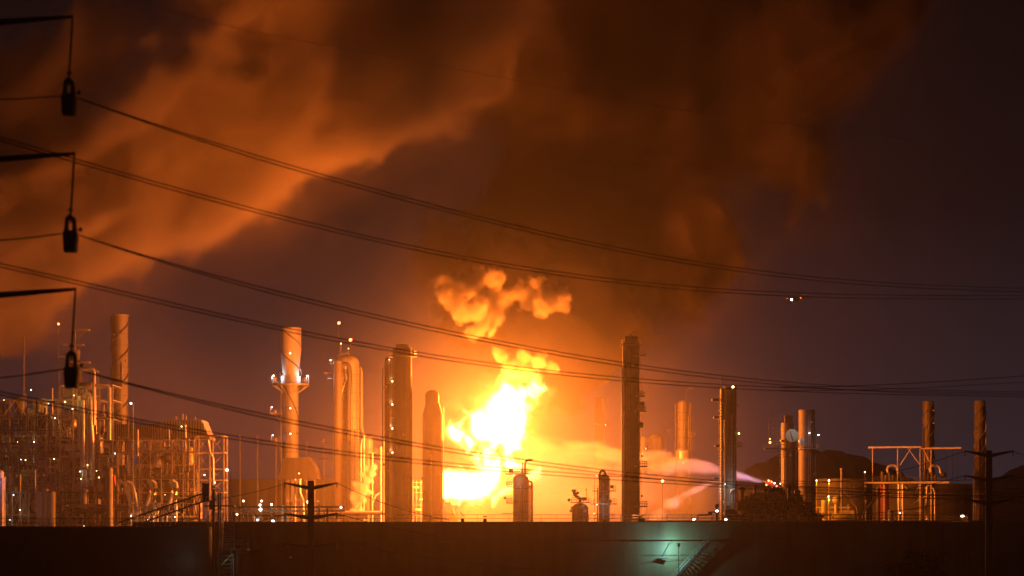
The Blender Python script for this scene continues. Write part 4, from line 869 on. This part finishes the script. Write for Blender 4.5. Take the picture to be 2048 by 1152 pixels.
l = bpy.data.lights.new('lamp_light', 'POINT'); l.energy = 30; l.color = (.55, 1, .85); l.shadow_soft_size = .15; o = bpy.data.objects.new('lamp_light', l); C.objects.link(o); o.location = at(455, 1120, D - 2.5)
l = bpy.data.lights.new('lamp_light', 'POINT'); l.energy = 25; l.color = (.9, 1, .95); l.shadow_soft_size = .15; o = bpy.data.objects.new('lamp_light', l); C.objects.link(o); o.location = at(452, 985, D - 2.0)
q = thing('lamp_post', 'white lamp on a bent post beside the near stair tower', 'lamp post', (at(462, 0, D + 1).x, D + 1, 0)); cyl(q, 'post', (at(462, 0, D + 1).x, D + 1, 0), at(462, 936, D + 1), .05, STEEL, 8); beam(q, 'arm', at(462, 937, D + 1), at(455, 939, D + 1), .05, STEEL); lamp(q, at(454, 940, D + 1), B_WHITE, .26, 0, name='lamp_head')
# small wind vane
q = thing('windsock_pole', 'small red windsock on a pole above the swan-neck pipes', 'windsock', (at(229, 0, 702).x, 702, 0)); cyl(q, 'pole', (at(228, 0, 702).x, 702, 0), at(228, 950, 702), .06, STEEL, 6); MB().ring_tube([at(228, 951, 702), at(229, 962, 702), at(231, 972, 702)], [.35, .28, .15], 10).build('sock', mat('windsock_red', (.7, .08, .03), .7), q, True)

for (x0, x1, y, D, lab) in ((-30, 70, 905, 756, 'dark blocky boiler house behind the far left rack'), (72, 150, 850, 758, 'taller dark boiler house behind the far left rack'), (150, 232, 905, 752, 'dark boiler house behind the inverted U pipes'), (236, 392, 990, 735, 'low dark pump house behind the swan-neck pipes')):
    t = thing('boiler_house', lab, 'building', (at((x0 + x1) / 2, 0, D).x, D, 0)); z = zz(y, D); xa, xb = at(x0, 0, D).x, at(x1, 0, D).x
    box(t, 'wall', ((xa + xb) / 2, D + 5, z / 2), (xb - xa, 10, z), BROWN); box(t, 'roof', ((xa + xb) / 2, D + 5, z + .2), (xb - xa + .6, 10.6, .4), SIDING)
    n = int((xb - xa) / 1.6)
    for i in range(n): x = xa + (xb - xa) * (i + .5) / n; beam(t, 'rib', (x, D - .06, 8), (x, D - .06, z - .1), .14, BROWN)
    for i in range(3): x = xa + (xb - xa) * (i + .5) / 3; box(t, 'louvre', (x, D - .1, z - 2.2), (1.8, .3, 1.4), DARK)

t, X, zs = frame('process_rack', 'open front lattice standing before the far left rack', -20, 112, 830, 722, 728, 7, (1005, 975, 945, 915, 890, 862, 830), .55, .3, RACK, 44, (2, 4, 6)); clutter(t, -15, 110, 1000, 850, 722, 728, 60, 45, (SIDING, PIPE, BROWN))
t, X, zs = frame('furnace_lattice', 'gridded steel lattice across the front of the furnace casing', 236, 388, 880, 715, 719, 7, (985, 958, 930, 905, 880), .5, .28, SIDING, 46, (2, 4)); clutter(t, 240, 384, 1000, 890, 714, 718, 30, 47, (SIDING, PIPE, BROWN))

# ================================================================== power line hardware
PD = 80.0; sP = s_of(PD)
t = thing('transmission_pole', 'steel transmission pole whose three arms reach in at the left edge', 'power pole', (at(-150, 0, PD).x, PD, 0))
MB().lathe((at(-150, 0, PD).x, PD, 0), [(.55, 0), (.3, 34), (.02, 34.1)], 16).build('mast', DARK, t, True)
for k, (yl, yr, xe) in enumerate(((44, 33, 146), (317, 307, 150), (590, 578, 152))):
    a, b = at(-150, yl + 12, PD), at(xe, yr, PD)
    MB().ring_tube([a, a.lerp(b, .5), a.lerp(b, .75), b], [.16, .10, .08, .045], 8).build('arm', DARK, t, True)
for k, (xe, yr, xb, yt) in enumerate(((145, 33, 138, 158), (149, 307, 141, 432), (151, 578, 143, 704))):
    top = at(xe, yr, PD); bot = at(xb, yt, PD)
    q = thing('wire_clamp', ['suspension clamp hanging from the top arm', 'suspension clamp hanging from the middle arm', 'suspension clamp hanging from the lowest arm, before the left units'][k], 'insulator', bot)
    MB().ring_tube([top + Vector((0, 0, .05)), top.lerp(bot, .5), bot], .03, 6).build('rod', DARK, q)
    n = 16; mb = MB()
    for i in range(2, n):
        p = top.lerp(bot, i / n); p2 = top.lerp(bot, (i + .25) / n); mb.ring_tube([p, p2], .045, 8)
    mb.build('sheds', DARK, q); box(q, 'cross_pin', at(xb, yt - 12, PD), (.16, .06, .05), DARK)
    c = lambda dx, dy: (at(xb + dx, 0, PD).x, at(0, yt + dy, PD).z)
    MB().prism([c(-9, 4), c(-5, 0), c(0, -3), c(5, 0), c(9, 4), c(10, 8), c(-10, 8)], PD - .12, PD + .12).build('yoke_top', DARK, q)
    for s_ in (-1, 1): MB().prism([c(s_ * 10, 6), c(s_ * 5, 6), c(s_ * 4, 32), c(s_ * 12, 32)], PD - .1, PD + .1).build('yoke_arm', DARK, q)
    MB().prism([c(-12, 30), c(12, 30), c(14, 44), c(13, 52), c(11, 72), c(-12, 72), c(-13, 52), c(-14, 44)], PD - .22, PD + .22).build('hold_down_weight', DARK, q)
    MB().prism([c(-8, 10), c(8, 10), c(8, 13), c(-8, 13)], PD - .05, PD + .05).build('pin', STEEL, q)
    ball(q, 'corona_ring', at(xb + 20, yt + 27, PD), (.05, .05, .07), DARK); beam(q, 'stub', at(xb + 12, yt + 28, PD), at(xb + 20, yt + 28, PD), .03, DARK)
def wire_D(px, off=0.0):
    X0, Y0, X1, Y1 = -13.6, 80.0 + off, 64.0, 260.0 + off
    k = (px - 1024) / F; t_ = (Y0 * k - X0) / ((X1 - X0) - (Y1 - Y0) * k); return Y0 + (Y1 - Y0) * t_
def smooth_pts(P, n=70):
    xs = np.array([p[0] for p in P], float); ys = np.array([p[1] for p in P], float)
    deg = min(5, len(P) - 1); co = np.polyfit((xs - xs.mean()) / 1000, ys, deg)
    q = np.linspace(xs[0], xs[-1], n); return [(a, float(np.polyval(co, (a - xs.mean()) / 1000))) for a in q]
def wire(P, label, off=0.0, dy=0.0, r=.02, taper=True):
    pts = []
    S = smooth_pts(P)
    for i, (x, y) in enumerate(S):
        e = min(1, (x - S[0][0]) / 350) if taper else 1
        pts.append(at(x, y + dy * e, wire_D(x, off)))
    o = MB().ring_tube(pts, r, 5).build('overhead_wire', WIRE, None, True); tag(o, label, 'wire', 'overhead power wires')
W_ = {'A': ([(155, 195), (275, 238), (450, 289), (640, 350), (850, 403), (1024, 450), (1199, 488), (1334, 513), (1524, 542), (1724, 562), (2048, 577), (2150, 580)], 0, 'topmost clamp'),
      'B': ([(-40, 262), (0, 274), (160, 320), (350, 375), (540, 425), (690, 462), (850, 497), (1024, 528), (1200, 556), (1400, 575), (1600, 585), (2048, 592), (2150, 592)], 7, 'far circuit crossing behind the middle arm'),
      'C': ([(158, 470), (340, 525), (540, 580), (640, 603), (840, 648), (948, 672), (1055, 695), (1180, 714), (1279, 729), (1446, 751), (1640, 770), (2048, 783), (2150, 785)], 0, 'middle clamp'),
      'D': ([(-40, 518), (0, 527), (200, 572), (480, 636), (600, 662), (840, 704), (991, 727), (1120, 744), (1440, 769), (1640, 777), (2048, 788), (2150, 789)], 7, 'far circuit passing above the lowest arm'),
      'E': ([(160, 742), (250, 763), (360, 790), (480, 817), (582, 841), (669, 859), (826, 882), (940, 904), (1022, 914), (1245, 944), (1380, 958), (1600, 972), (2048, 985), (2150, 987)], 0, 'lowest clamp'),
      'F': ([(-40, 774), (0, 783), (120, 810), (250, 832), (420, 862), (550, 886), (650, 899), (760, 910), (860, 923), (1022, 938), (1245, 952), (1380, 962), (1600, 978), (2048, 995), (2150, 997)], 7, 'far circuit crossing the dark towers lowest')}
for k, (P, off, lab) in W_.items():
    lab2 = ('leading right from the ' + lab) if k in 'ACE' else ('of the ' + lab)
    wire(P, 'upper wire of the twin ' + lab2, off, 0, taper=k in 'ACE'); wire(P, 'lower wire of the twin ' + lab2, off, 7, taper=k in 'ACE')
wire([(330, 18), (640, 88), (1000, 155), (1300, 210), (1450, 232), (1900, 300)], 'thin faint earth wire high across the smoke', 3, 0, .006)
wire([(1560, 774), (1700, 772), (1850, 765), (2048, 752), (2150, 745)], 'single wire rising towards the right edge below the aircraft', 12, 0, .026); wire([(1560, 781), (1700, 780), (1850, 775), (2048, 764), (2150, 758)], 'lower partner of the wire rising towards the right edge', 12, 0, .02)
for (x0, y0, x1, y1, lab) in ((-40, 200, 126, 192, 'short wire entering from the left edge to the topmost clamp'), (-40, 484, 128, 467, 'short wire entering from the left edge to the middle clamp'), (-40, 760, 130, 738, 'short wire entering from the left edge to the lowest clamp')):
    o = MB().ring_tube([at(x0, y0, 76), at((x0 + x1) / 2, (y0 + y1) / 2 + 1.5, 78), at(x1, y1, 80)], .022, 5).build('overhead_wire', WIRE, None, True); tag(o, lab, 'wire', 'overhead power wires')
# near utility poles with V arms
for (px, yt, lab, arms) in ((622, 962, 'dark utility pole with three pairs of upswept arms before the olive tank', ((976, 52, 10), (1036, 52, 9), (1094, 52, 9))), (1978, 901, 'dark utility pole with three pairs of upswept arms at far right', ((911, 48, 9), (960, 48, 9), (1007, 48, 9)))):
    D = 290; s = s_of(D); b = at(px, 0, D); t = thing('utility_pole', lab, 'power pole', (b.x, D, 0)); zt = zz(yt, D)
    MB().lathe((b.x, D, 0), [(.46, 0), (.36, zt), (.01, zt + .02)], 14).build('mast', DARK, t, True)
    for (y, ln, rise) in arms:
        for sg in (-1, 1):
            p0, p1 = at(px + sg * 5, y, D), at(px + sg * ln, y - rise, D)
            MB().ring_tube([p0, p0.lerp(p1, .5), p1], [.22, .16, .07], 8).build('arm', DARK, t, True); cyl(t, 'insulator', p1 + Vector((0, 0, .05)), p1 + Vector((0, 0, -.55)), .06, DARK, 8)
for k, (a, b, sag) in enumerate((((570, 967), (420, 1000), 4), ((674, 966), (900, 1040), 10), ((570, 1027), (430, 1060), 4), ((674, 1027), (1000, 1085), 10), ((570, 1085), (430, 1120), 3), ((674, 1085), (1100, 1140), 8),
                                  ((1930, 902), (1560, 968), 18), ((2026, 902), (2090, 925), 1), ((1930, 951), (1560, 1000), 14), ((2026, 951), (2090, 970), 1), ((1930, 998), (1620, 1030), 10), ((2026, 998), (2090, 1020), 1))):
    lab = ['upper wire leaving the left utility pole leftwards', 'upper wire leaving the left utility pole rightwards across the steam', 'middle wire leaving the left utility pole leftwards', 'middle wire leaving the left utility pole rightwards', 'lowest wire leaving the left utility pole leftwards', 'lowest wire leaving the left utility pole rightwards',
           'upper wire leaving the right utility pole leftwards', 'upper wire from the right utility pole to the right edge', 'middle wire leaving the right utility pole leftwards', 'middle wire from the right utility pole to the right edge', 'lowest wire leaving the right utility pole leftwards', 'lowest wire from the right utility pole to the right edge'][k]
    pts = [at(a[0] + (b[0] - a[0]) * i / 12, a[1] + (b[1] - a[1]) * i / 12 + sag * 4 * (i / 12) * (1 - i / 12), 290 + (b[0] - a[0]) * .02 * i / 12) for i in range(13)]
    o = MB().ring_tube(pts, .035, 5).build('pole_wire', WIRE, None, True); tag(o, lab, 'wire', 'utility pole wires')
for k, y in enumerate((985, 962, 973, 990)):
    pts = [at(1560 + i * 60, y + (i - 5) ** 2 * -.25 + 6 - (i * 1.2 if k == 1 else 0), 300 + k) for i in range(10)]
    o = MB().ring_tube(pts, .035, 5).build('pole_wire', WIRE, None, True); tag(o, ['third of four slack wires across the pump yard', 'topmost of four slack wires across the pump yard', 'second of four slack wires across the pump yard', 'lowest of four slack wires across the pump yard'][k], 'wire', 'utility pole wires')
# helicopter
hp = at(1586, 598, 900); t = thing('helicopter', 'tiny helicopter with white and red lights right of the smoke', 'helicopter', hp)
ball(t, 'fuselage', hp, (2.2, .9, .9), DARK); cyl(t, 'tail_boom', hp + Vector((1.5, 0, .2)), hp + Vector((5.5, 0, .5)), .2, DARK, 8); beam(t, 'tail_fin', hp + Vector((5.4, 0, .2)), hp + Vector((5.8, 0, 1.4)), .3, DARK, .1)
cyl(t, 'rotor_mast', hp + Vector((0, 0, .8)), hp + Vector((0, 0, 1.5)), .12, DARK, 8)
for a in (20, 110, 200, 290): beam(t, 'rotor_blade', hp + Vector((0, 0, 1.5)), hp + Vector((4.6 * math.cos(R(a)), 4.6 * math.sin(R(a)), 1.5)), .22, DARK, .05)
for dy in (-.7, .7): beam(t, 'skid', hp + Vector((-1.6, dy, -1.3)), hp + Vector((1.6, dy, -1.3)), .1, DARK)
ball(t, 'search_light', hp + Vector((-.6, -.9, -.3)), .36, B_BLUE); ball(t, 'navigation_light', hp + Vector((2.6, -.8, .3)), .1, B_RED); ball(t, 'navigation_light', hp + Vector((-2.2, -.8, .1)), .06, B_RED)
# bare tree before the pale tank and dark bushes at lower right
def bare_tree(base, h, seed, label, name='bare_tree', spread=.5):
    rg = random.Random(seed); t = thing(name, label, 'tree', base); mb = MB()
    MB().ring_tube([base, Vector(base) + Vector((.2, 0, h * .35))], [h * .035, h * .025], 7).build('trunk', BARK, t, True)
    def br(p, d, L, r, n):
        q = p + d * L; mb.ring_tube([p, p.lerp(q, .5) + Vector((rg.uniform(-.1, .1) * L, 0, 0)), q], [r, r * .8, r * .6], 5)
        if n == 0: return
        for k in range(rg.choice((2, 3, 3))):
            e = (d + Vector((rg.uniform(-1, 1), rg.uniform(-1, 1), rg.uniform(-.3, .6))) * spread * 1.3).normalized(); br(q, e, L * rg.uniform(.62, .8), r * .6, n - 1)
    br(Vector(base) + Vector((.2, 0, h * .33)), Vector((.1, 0, 1)), h * .25, h * .024, 4)
    c = mb.build('crown', BARK, t); c['kind'] = 'stuff'; return t
bare_tree(Vector((at(1712, 0, 690).x, 690, 0)), 26, 4, 'bare branched tree before the dim green tank')
def bush(px, py, D, r, seed, label):
    rg = random.Random(seed); p = at(px, py, D); t = thing('tree', label, 'tree', (p.x, D, 0)); MB().ring_tube([(p.x, D, 0), (p.x + .2, D, p.z * .6), (p.x, D, p.z)], [.35, .25, .12], 8).build('trunk', BARK, t, True)
    mb = MB(); 
    for k in range(5): a = rg.uniform(0, 6.3); mb.ring_tube([(p.x, D, p.z * .6), (p.x + math.cos(a) * r * .6, D + math.sin(a) * r * .6, p.z + rg.uniform(-.3, .5) * r)], [.15, .04], 5)
    mb.build('limbs', BARK, t); mb = MB()
    for k in range(7000):
        u = Vector((rg.gauss(0, 1), rg.gauss(0, 1), rg.gauss(0, 1))).normalized() * (rg.random() ** .45); n_ = .75 + .35 * math.sin(u.x * 4 + seed) * math.cos(u.z * 5)
        q = Vector((p.x, D, p.z)) + Vector((u.x * r * n_, u.y * r * n_, u.z * r * .8 * n_)); a = rg.uniform(0, 6.3); e = Vector((math.cos(a), math.sin(a), rg.uniform(-.6, .6))) * rg.uniform(.03, .07) * r; f = Vector((-e.y, e.x, rg.uniform(-.2, .2))) * .45
        b = len(mb.v); mb.v += [q - e, q + f, q + e, q - f]; mb.f.append((b, b + 1, b + 2, b + 3))
    c = mb.build('crown', LEAF, t); c['kind'] = 'stuff'
bush(1850, 1135, 250, 2.6, 1, 'dark round tree crown at the lower right below the right tank rim')
bush(1800, 1150, 240, 2.0, 2, 'smaller dark tree crown beside the larger one at lower right')

bush(1503, 1012, 560, 4.6, 3, 'leftmost black tree crown on the dark cone roofed mound')
bush(1548, 1004, 555, 5.0, 4, 'tallest black tree crown before the dark cone roofed tank')
bush(1592, 1012, 558, 4.4, 5, 'right-hand black tree crown before the dark cone roofed tank')
bush(1470, 1038, 560, 3.4, 6, 'low black shrub crown at the left foot of the dark cone')
bush(1628, 1040, 560, 3.2, 7, 'low black shrub crown at the right foot of the dark cone')



# ------------------------------------------------------------------ smoke, flames, steam and water spray (all are grids of density)
def slab_plume(Dref, poly, Dc, T, soft, amp, nscale, seed, octv=5, warp=0.0, mod=None, billow=0.0, hole=0.0, flow=None, fringe=0.0):
    s = s_of(Dref)
    def fn(x, y, z):
        if warp:
            wx = fbm(x / (nscale * 2), y / (nscale * 2), z / (nscale * 2), 2, seed + 71) - .5
            wz = fbm(x / (nscale * 2), y / (nscale * 2), z / (nscale * 2), 2, seed + 91) - .5
            xx = x + wx * warp; zz = z + wz * warp
        else: xx, zz = x, z
        u = 1024 + xx / s; v = HOR - (zz - EYE) / s
        if flow is not None:
            ca, sa = math.cos(R(flow)), math.sin(R(flow)); xx, zz = (xx * ca + zz * sa) * .72, -xx * sa + zz * ca
        e = poly_sd(u, v, poly) * s
        dc = Dc(u, v) if callable(Dc) else Dc
        th = T * np.sqrt(np.clip((e + T * .3) / (T * 1.3), 0.02, 1))
        q = th - np.abs(y - dc)
        n = (fbm(xx / nscale, y / nscale, zz / nscale, octv, seed) - .5) * 2
        f = np.minimum(e, q) + n * amp + amp * .12
        if billow: f = f + (.30 - fbm(xx / (nscale * .55), y / (nscale * .55), zz / (nscale * .55), 5, seed + 9, True)) * 2 * billow
        d = sstep(f / soft)
        if hole: 
            h = fbm(xx / nscale * .8, y / nscale * .8, zz / nscale * .8, 5, seed + 5)
            d = d * np.clip(1 + hole * (h - .5) * 5, 0.04, None)
        if fringe: d = np.maximum(d, fringe * sstep((f + 20) / 24))
        if mod is not None: d = d * mod(u, v, y)
        return d
    return fn

# lit plume drifting off to the left, behind the fire
polyA = [(-260, 760), (-60, 690), (40, 610), (130, 575), (200, 540), (300, 522), (420, 500), (480, 466), (560, 430), (602, 398), (636, 345), (665, 306), (730, 318),
         (830, 305), (905, 290), (960, 262), (1015, 215), (1060, 160), (1085, 105), (1100, 45), (1115, -60), (1115, -260), (300, -260), (360, -40), (330, 50), (190, 70), (60, 140), (-260, 200)]
def modA(u, v, y): return 1 - .75 * np.exp(-(((u - 205) / 85) ** 2 + ((v - 235) / 55) ** 2))
sA = s_of(770)
volume_object('smoke_plume', (-1300 * sA, 708, EYE + 330 * sA), (125 * sA, 826, EYE + 1180 * sA), 1.6,
    slab_plume(770, polyA, lambda u, v: 768 + .02 * (600 - u), 46, 8, 18, 32, 3, 6, 26, modA, 14, hole=1.25, flow=38, fringe=.05), smoke_mat('drifting_smoke', .085, (.58, .46, .34), -.15),
    'orange lit smoke plume drifting across the upper left of the sky')

# dark sooty column over the fire and its soft right-hand veil
polyB = [(930, 610), (890, 550), (880, 500), (890, 460), (895, 420), (920, 340), (955, 280), (985, 200), (1030, 100), (1085, -60), (1085, -260), (1860, -260), (1810, -60), (1760, 90), (1720, 220),
         (1690, 280), (1690, 350), (1630, 405), (1540, 380), (1480, 415), (1472, 470), (1440, 530), (1385, 565), (1350, 595), (1260, 620), (1150, 640), (1050, 640)]
sB = s_of(805)
volume_object('smoke_column', (-340 * sB, 752, EYE + 230 * sB), (900 * sB, 868, EYE + 1180 * sB), 1.6,
    slab_plume(805, polyB, lambda u, v: 806 + .03 * (600 - v), 36, 10, 18, 28, 23, 6, 24, lambda u, v, y: (1 + 1.5 * sstep((v - 400) / 120)) * (1 - .6 * sstep((u - 1450) / 300)), 14, hole=1.5, flow=58, fringe=.06), smoke_mat('sooty_smoke', .115, (.33, .24, .17), -.1),
    'dark brown smoke column rising above the fireball')

polyS = [(915, 690), (880, 610), (878, 555), (905, 505), (960, 482), (1060, 470), (1180, 470), (1300, 480), (1410, 510), (1400, 610), (1320, 665), (1250, 720), (1190, 760), (1120, 800), (1040, 790), (960, 730)]
sS_ = s_of(735)
volume_object('soot_cloud', (-190 * sS_, 728, EYE + 215 * sS_), (400 * sS_, 785, EYE + 610 * sS_), 1.3,
    slab_plume(735, polyS, lambda u, v: 760 + 0 * u, 15, 5, 10, 20, 33, 5, 14, None, 9, hole=1.1), smoke_mat('black_soot', .4, (.055, .037, .024), .0),
    'dark sooty cloud wrapped round the bright mushroom of smoke')

# cauliflower head and neck of hot smoke over the flames
headc = [(905, 590, 26), (940, 575, 26), (925, 612, 24), (965, 600, 30), (1000, 590, 26), (985, 620, 22), (950, 620, 20), (1040, 585, 20), (1065, 600, 24), (1095, 595, 26), (1118, 585, 16), (1085, 612, 18),
         (1075, 565, 16), (1120, 605, 13), (893, 570, 13), (958, 556, 13), (990, 560, 12), (925, 640, 10), (985, 645, 12), (965, 655, 16), (945, 665, 12), (985, 668, 10),
         (992, 700, 9), (1000, 715, 13), (1025, 718, 14), (1050, 715, 12), (1078, 722, 13), (1102, 735, 11), (1020, 742, 17), (1045, 745, 16), (1070, 750, 14), (1010, 765, 14)]
sH = s_of(716)
def head_fn(x, y, z):
    u = 1024 + x / sH; v = HOR - (z - EYE) / sH
    b = fbm(x / 5.0, y / 5.0, z / 5.0, 5, 41, True); n = fbm(x / 8, y / 8, z / 8, 5, 44)
    best = np.full(x.shape, -99, np.float32)
    rr = random.Random(5)
    for (cu, cv, r) in headc:
        dy = rr.uniform(-7, 3); rad = r * sH
        d = np.sqrt(((u - cu) * sH) ** 2 + ((v - cv) * sH) ** 2 + (y - 716 - dy) ** 2)
        best = np.maximum(best, rad - d)
    b2 = fbm(x / 1.9, y / 1.9, z / 1.9, 3, 47, True)
    f = best + .6 + (.30 - b) * 4.4 + (n - .5) * 3.2 + (.3 - b2) * 2.1
    return sstep(f / 1.2)
volume_object('fireball_smoke', (-165 * sH, 703, EYE + 240 * sH), (120 * sH, 733, EYE + 525 * sH), .45, head_fn, smoke_mat('hot_smoke', .9, (.36, .29, .215), .0, step=1.0),
    'bright billowing mushroom of smoke above the flames')

# flames
polyF1 = [(985, 905), (958, 880), (935, 862), (925, 842), (950, 830), (972, 822), (975, 800), (992, 786), (1006, 775), (1012, 765), (1022, 778), (1040, 783), (1052, 795), (1062, 812), (1058, 830), (1056, 855), (1058, 875), (1045, 900), (1035, 915), (1044, 932), (1024, 946), (998, 938), (1006, 918)]
polyF2 = [(870, 1000), (872, 950), (892, 945), (905, 938), (925, 945), (955, 938), (985, 930), (1010, 925), (1003, 955), (993, 975), (975, 995), (945, 1008), (915, 1005), (890, 998)]
lick = [(992, 922, 15), (975, 930, 13), (1012, 915, 15), (1000, 905, 14), (958, 935, 11), (925, 850, 9), (915, 870, 8), (935, 885, 7), (975, 905, 9), (955, 915, 6), (1066, 790, 9), (1078, 775, 8), (1072, 765, 6), (905, 855, 6), (928, 838, 8), (985, 920, 9), (1010, 918, 10), (895, 950, 7), (1000, 795, 10)]
sF = s_of(FIRE_D - 8)
def flame_fn(x, y, z):
    u = 1024 + x / sF + (fbm(x / 2.6, y / 2.6, z / 2.6, 3, 101) - .5) * 25; v = HOR - (z - EYE) / sF + (fbm(x / 2.6, y / 2.6, z / 2.6, 3, 131) - .5) * 25
    b = fbm(x / 4.2, y / 4.2, z / 4.2 - 3, 5, 61, True); n = fbm(x / 7, y / 7, z / 7, 4, 66)
    e = np.maximum(poly_sd(u, v, polyF1), poly_sd(u, v, polyF2)) * sF
    for (cu, cv, r) in lick: e = np.maximum(e, (r - np.hypot(u - cu, v - cv)) * sF * .8)
    th = 5.0 * np.sqrt(np.clip((e + 1.5) / 6, .02, 1)); q = th - np.abs(y - (FIRE_D - 10))
    f = np.minimum(e + .55, q) + (.28 - b) * 4.6 + (n - .5) * 3.4
    core = sstep(f / 1.5)
    halo = .13 * sstep((e + 9) / 8) * sstep((np.minimum(e, q + 3) + 3.5 + (n - .5) * 20 + (.28 - b) * 9) / 6)
    return np.maximum(core, halo)
volume_object('flames', (-215 * sF, FIRE_D - 22, EYE - 8), (125 * sF, FIRE_D + 2, EYE + 360 * sF), .45, flame_fn,
    smoke_mat('flame', .02, (.5, .4, .3), 0, (0, 0, 0), (3.8, (1, .38, .085), 2.0), step=1.6), 'blinding white and yellow flames of the burning unit')

# glowing mist and water spray right of the flames
polyM = [(880, 1060), (1020, 915), (1060, 880), (1110, 895), (1170, 925), (1240, 915), (1330, 925), (1420, 945), (1440, 965), (1450, 1060)]
sM = s_of(735)
volume_object('water_mist', (-160 * sM, 715, EYE - 15), (450 * sM, 762, EYE + 190 * sM), 1.1,
    slab_plume(735, polyM, 738, 16, 8, 5, 13, 83, 4, 3, lambda u, v, y: 1 - .55 * sstep((u - 1060) / 380), hole=.5), smoke_mat('spray_mist', .15, (.9, .86, .82), .3),
    'orange lit water mist drifting between the columns right of the flames')
def jet(name, p0, p1, sag, r0, r1, vox, dens, col, label, seed, tail=1.0):
    p0 = Vector(p0); p1 = Vector(p1); d = p1 - p0; L = d.length
    K = 40; cs = [p0 + d * (i / K) + Vector((0, 0, sag * 4 * (i / K) * (1 - i / K))) for i in range(K + 1)]
    lo = [min(c[k] for c in cs) - r1 * 1.6 for k in range(3)]; hi = [max(c[k] for c in cs) + r1 * 1.6 for k in range(3)]
    def fn(x, y, z):
        t = np.clip((x - p0.x) / (p1.x - p0.x), 0, 1)
        cz = p0.z + d.z * t + sag * 4 * t * (1 - t); cyy = p0.y + d.y * t
        r = r0 + (r1 - r0) * t
        nn = fbm(x / 7, y / 2.2, z / 2.2, 4, seed)
        dz = z - cz; dz = np.where(dz < 0, dz * .6, dz)
        q = 1 - np.sqrt(dz ** 2 + (y - cyy) ** 2) / r + (nn - .5) * 2.2 * np.clip(t * 2.5, .25, 1)
        inside = (x <= max(p0.x, p1.x)) & (x >= min(p0.x, p1.x))
        return sstep(q / .8) * inside * np.minimum(1, (r0 * 3.5 / r)) * (1 - .3 * t)
    return volume_object(name, lo, hi, vox, fn, smoke_mat(name + '_drops', dens, col, .2), label)
jet('water_jet', at(1523, 962, 712.2), at(1075, 912, 738), 3.0, .5, 4.4, .5, .5, (.92, .92, .95), 'long white water jet from the fire truck monitor towards the flames', 5)
jet('water_spray', at(1441, 962, 706), at(1300, 1042, 726), 2.0, .35, 2.2, .45, .4, (.92, .92, .95), 'thin water stream falling left of the dark column with bright ladder', 6)
jet('hose_spray', at(1080, 940, 700), at(985, 1000, 705), 0, 1.2, 1.5, .4, .5, (.95, .95, .98), 'white spray aimed at the burning pool behind the silver vessel', 7)

# steam vent
steam = [(712, 1028, 9), (722, 1022, 8), (705, 1024, 6), (715, 1005, 9), (710, 992, 10), (722, 985, 12), (730, 975, 11), (718, 970, 10), (735, 962, 10), (742, 948, 8), (735, 940, 8), (748, 936, 6), (728, 950, 7), (728, 1000, 8), (738, 985, 7)]
sS = s_of(716)
def steam_fn(x, y, z):
    u = 1024 + x / sS; v = HOR - (z - EYE) / sS; b = fbm(x / 2.6, y / 2.6, z / 2.6, 4, 51, True)
    best = np.full(x.shape, -99, np.float32)
    for (cu, cv, r) in steam: best = np.maximum(best, r * 1.25 * sS - np.sqrt(((u - cu) * sS) ** 2 + ((v - cv) * sS) ** 2 + (y - 716) ** 2))
    return sstep((best + (.30 - b) * 2.4) / 1.0)
volume_object('steam_cloud', (-342 * sS, 709, EYE - 1), (-258 * sS, 723, EYE + 112 * sS), .35, steam_fn, smoke_mat('steam', 3.0, (.95, .95, .95), .1), 'wisp of pale steam venting beside the tall silver column')

# thin smoke hanging over the burning units
def thin_fn(x, y, z):
    r2 = ((x + 6) / 58) ** 2 + ((y - 715) / 80) ** 2 + ((z - 26) / 34) ** 2
    n = fbm(x / 40, y / 40, z / 40, 4, 151)
    q2 = ((x + 132) / 48) ** 2 + ((y - 700) / 60) ** 2 + ((z - 48) / 42) ** 2
    f = np.exp(-r2 * 1.1) * sstep((2.15 - np.sqrt(r2)) / 1.0) + 1.1 * np.exp(-q2 * 1.2) * sstep((1.9 - np.sqrt(q2)) / .9)
    return f * np.clip(.5 + (n - .4) * 3, .15, 2)
volume_object('thin_smoke', (-226, 560, 2), (116, 870, 128), 8.0, thin_fn, smoke_mat('thin_smoke', .0026, (.9, .8, .7), .35), 'thin glowing smoke hanging around the fire and the left units')
# haze
def haze():
    mb = MB(); x0, x1, y0, y1, z0, z1 = -2400, 2400, -120, 4400, -1, 215
    for x in (x0, x1):
        for y in (y0, y1):
            for z in (z0, z1): mb.v.append(Vector((x, y, z)))
    mb.f = [(0, 1, 3, 2), (4, 6, 7, 5), (0, 4, 5, 1), (2, 3, 7, 6), (0, 2, 6, 4), (1, 5, 7, 3)]
    m = bpy.data.materials.new('haze'); m.use_nodes = True; nt = m.node_tree; nt.nodes.clear()
    o = nt.nodes.new('ShaderNodeOutputMaterial'); p = nt.nodes.new('ShaderNodeVolumePrincipled'); nt.links.new(p.outputs[0], o.inputs['Volume'])
    p.inputs['Density'].default_value = .000065; p.inputs['Color'].default_value = (.85, .85, .85, 1); p.inputs['Anisotropy'].default_value = .87
    h = mb.build('haze', m); tag(h, 'thin smoky haze filling the air', kind='stuff')
haze()

l = bpy.data.lights.new('added_spray_light', 'POINT'); l.energy = 5000; l.color = (.75, .8, 1); l.shadow_soft_size = .5; o = bpy.data.objects.new('added_spray_light', l); C.objects.link(o); o.location = at(1076, 948, 716)  # bare point light added inside the mist to make its blue-white patch
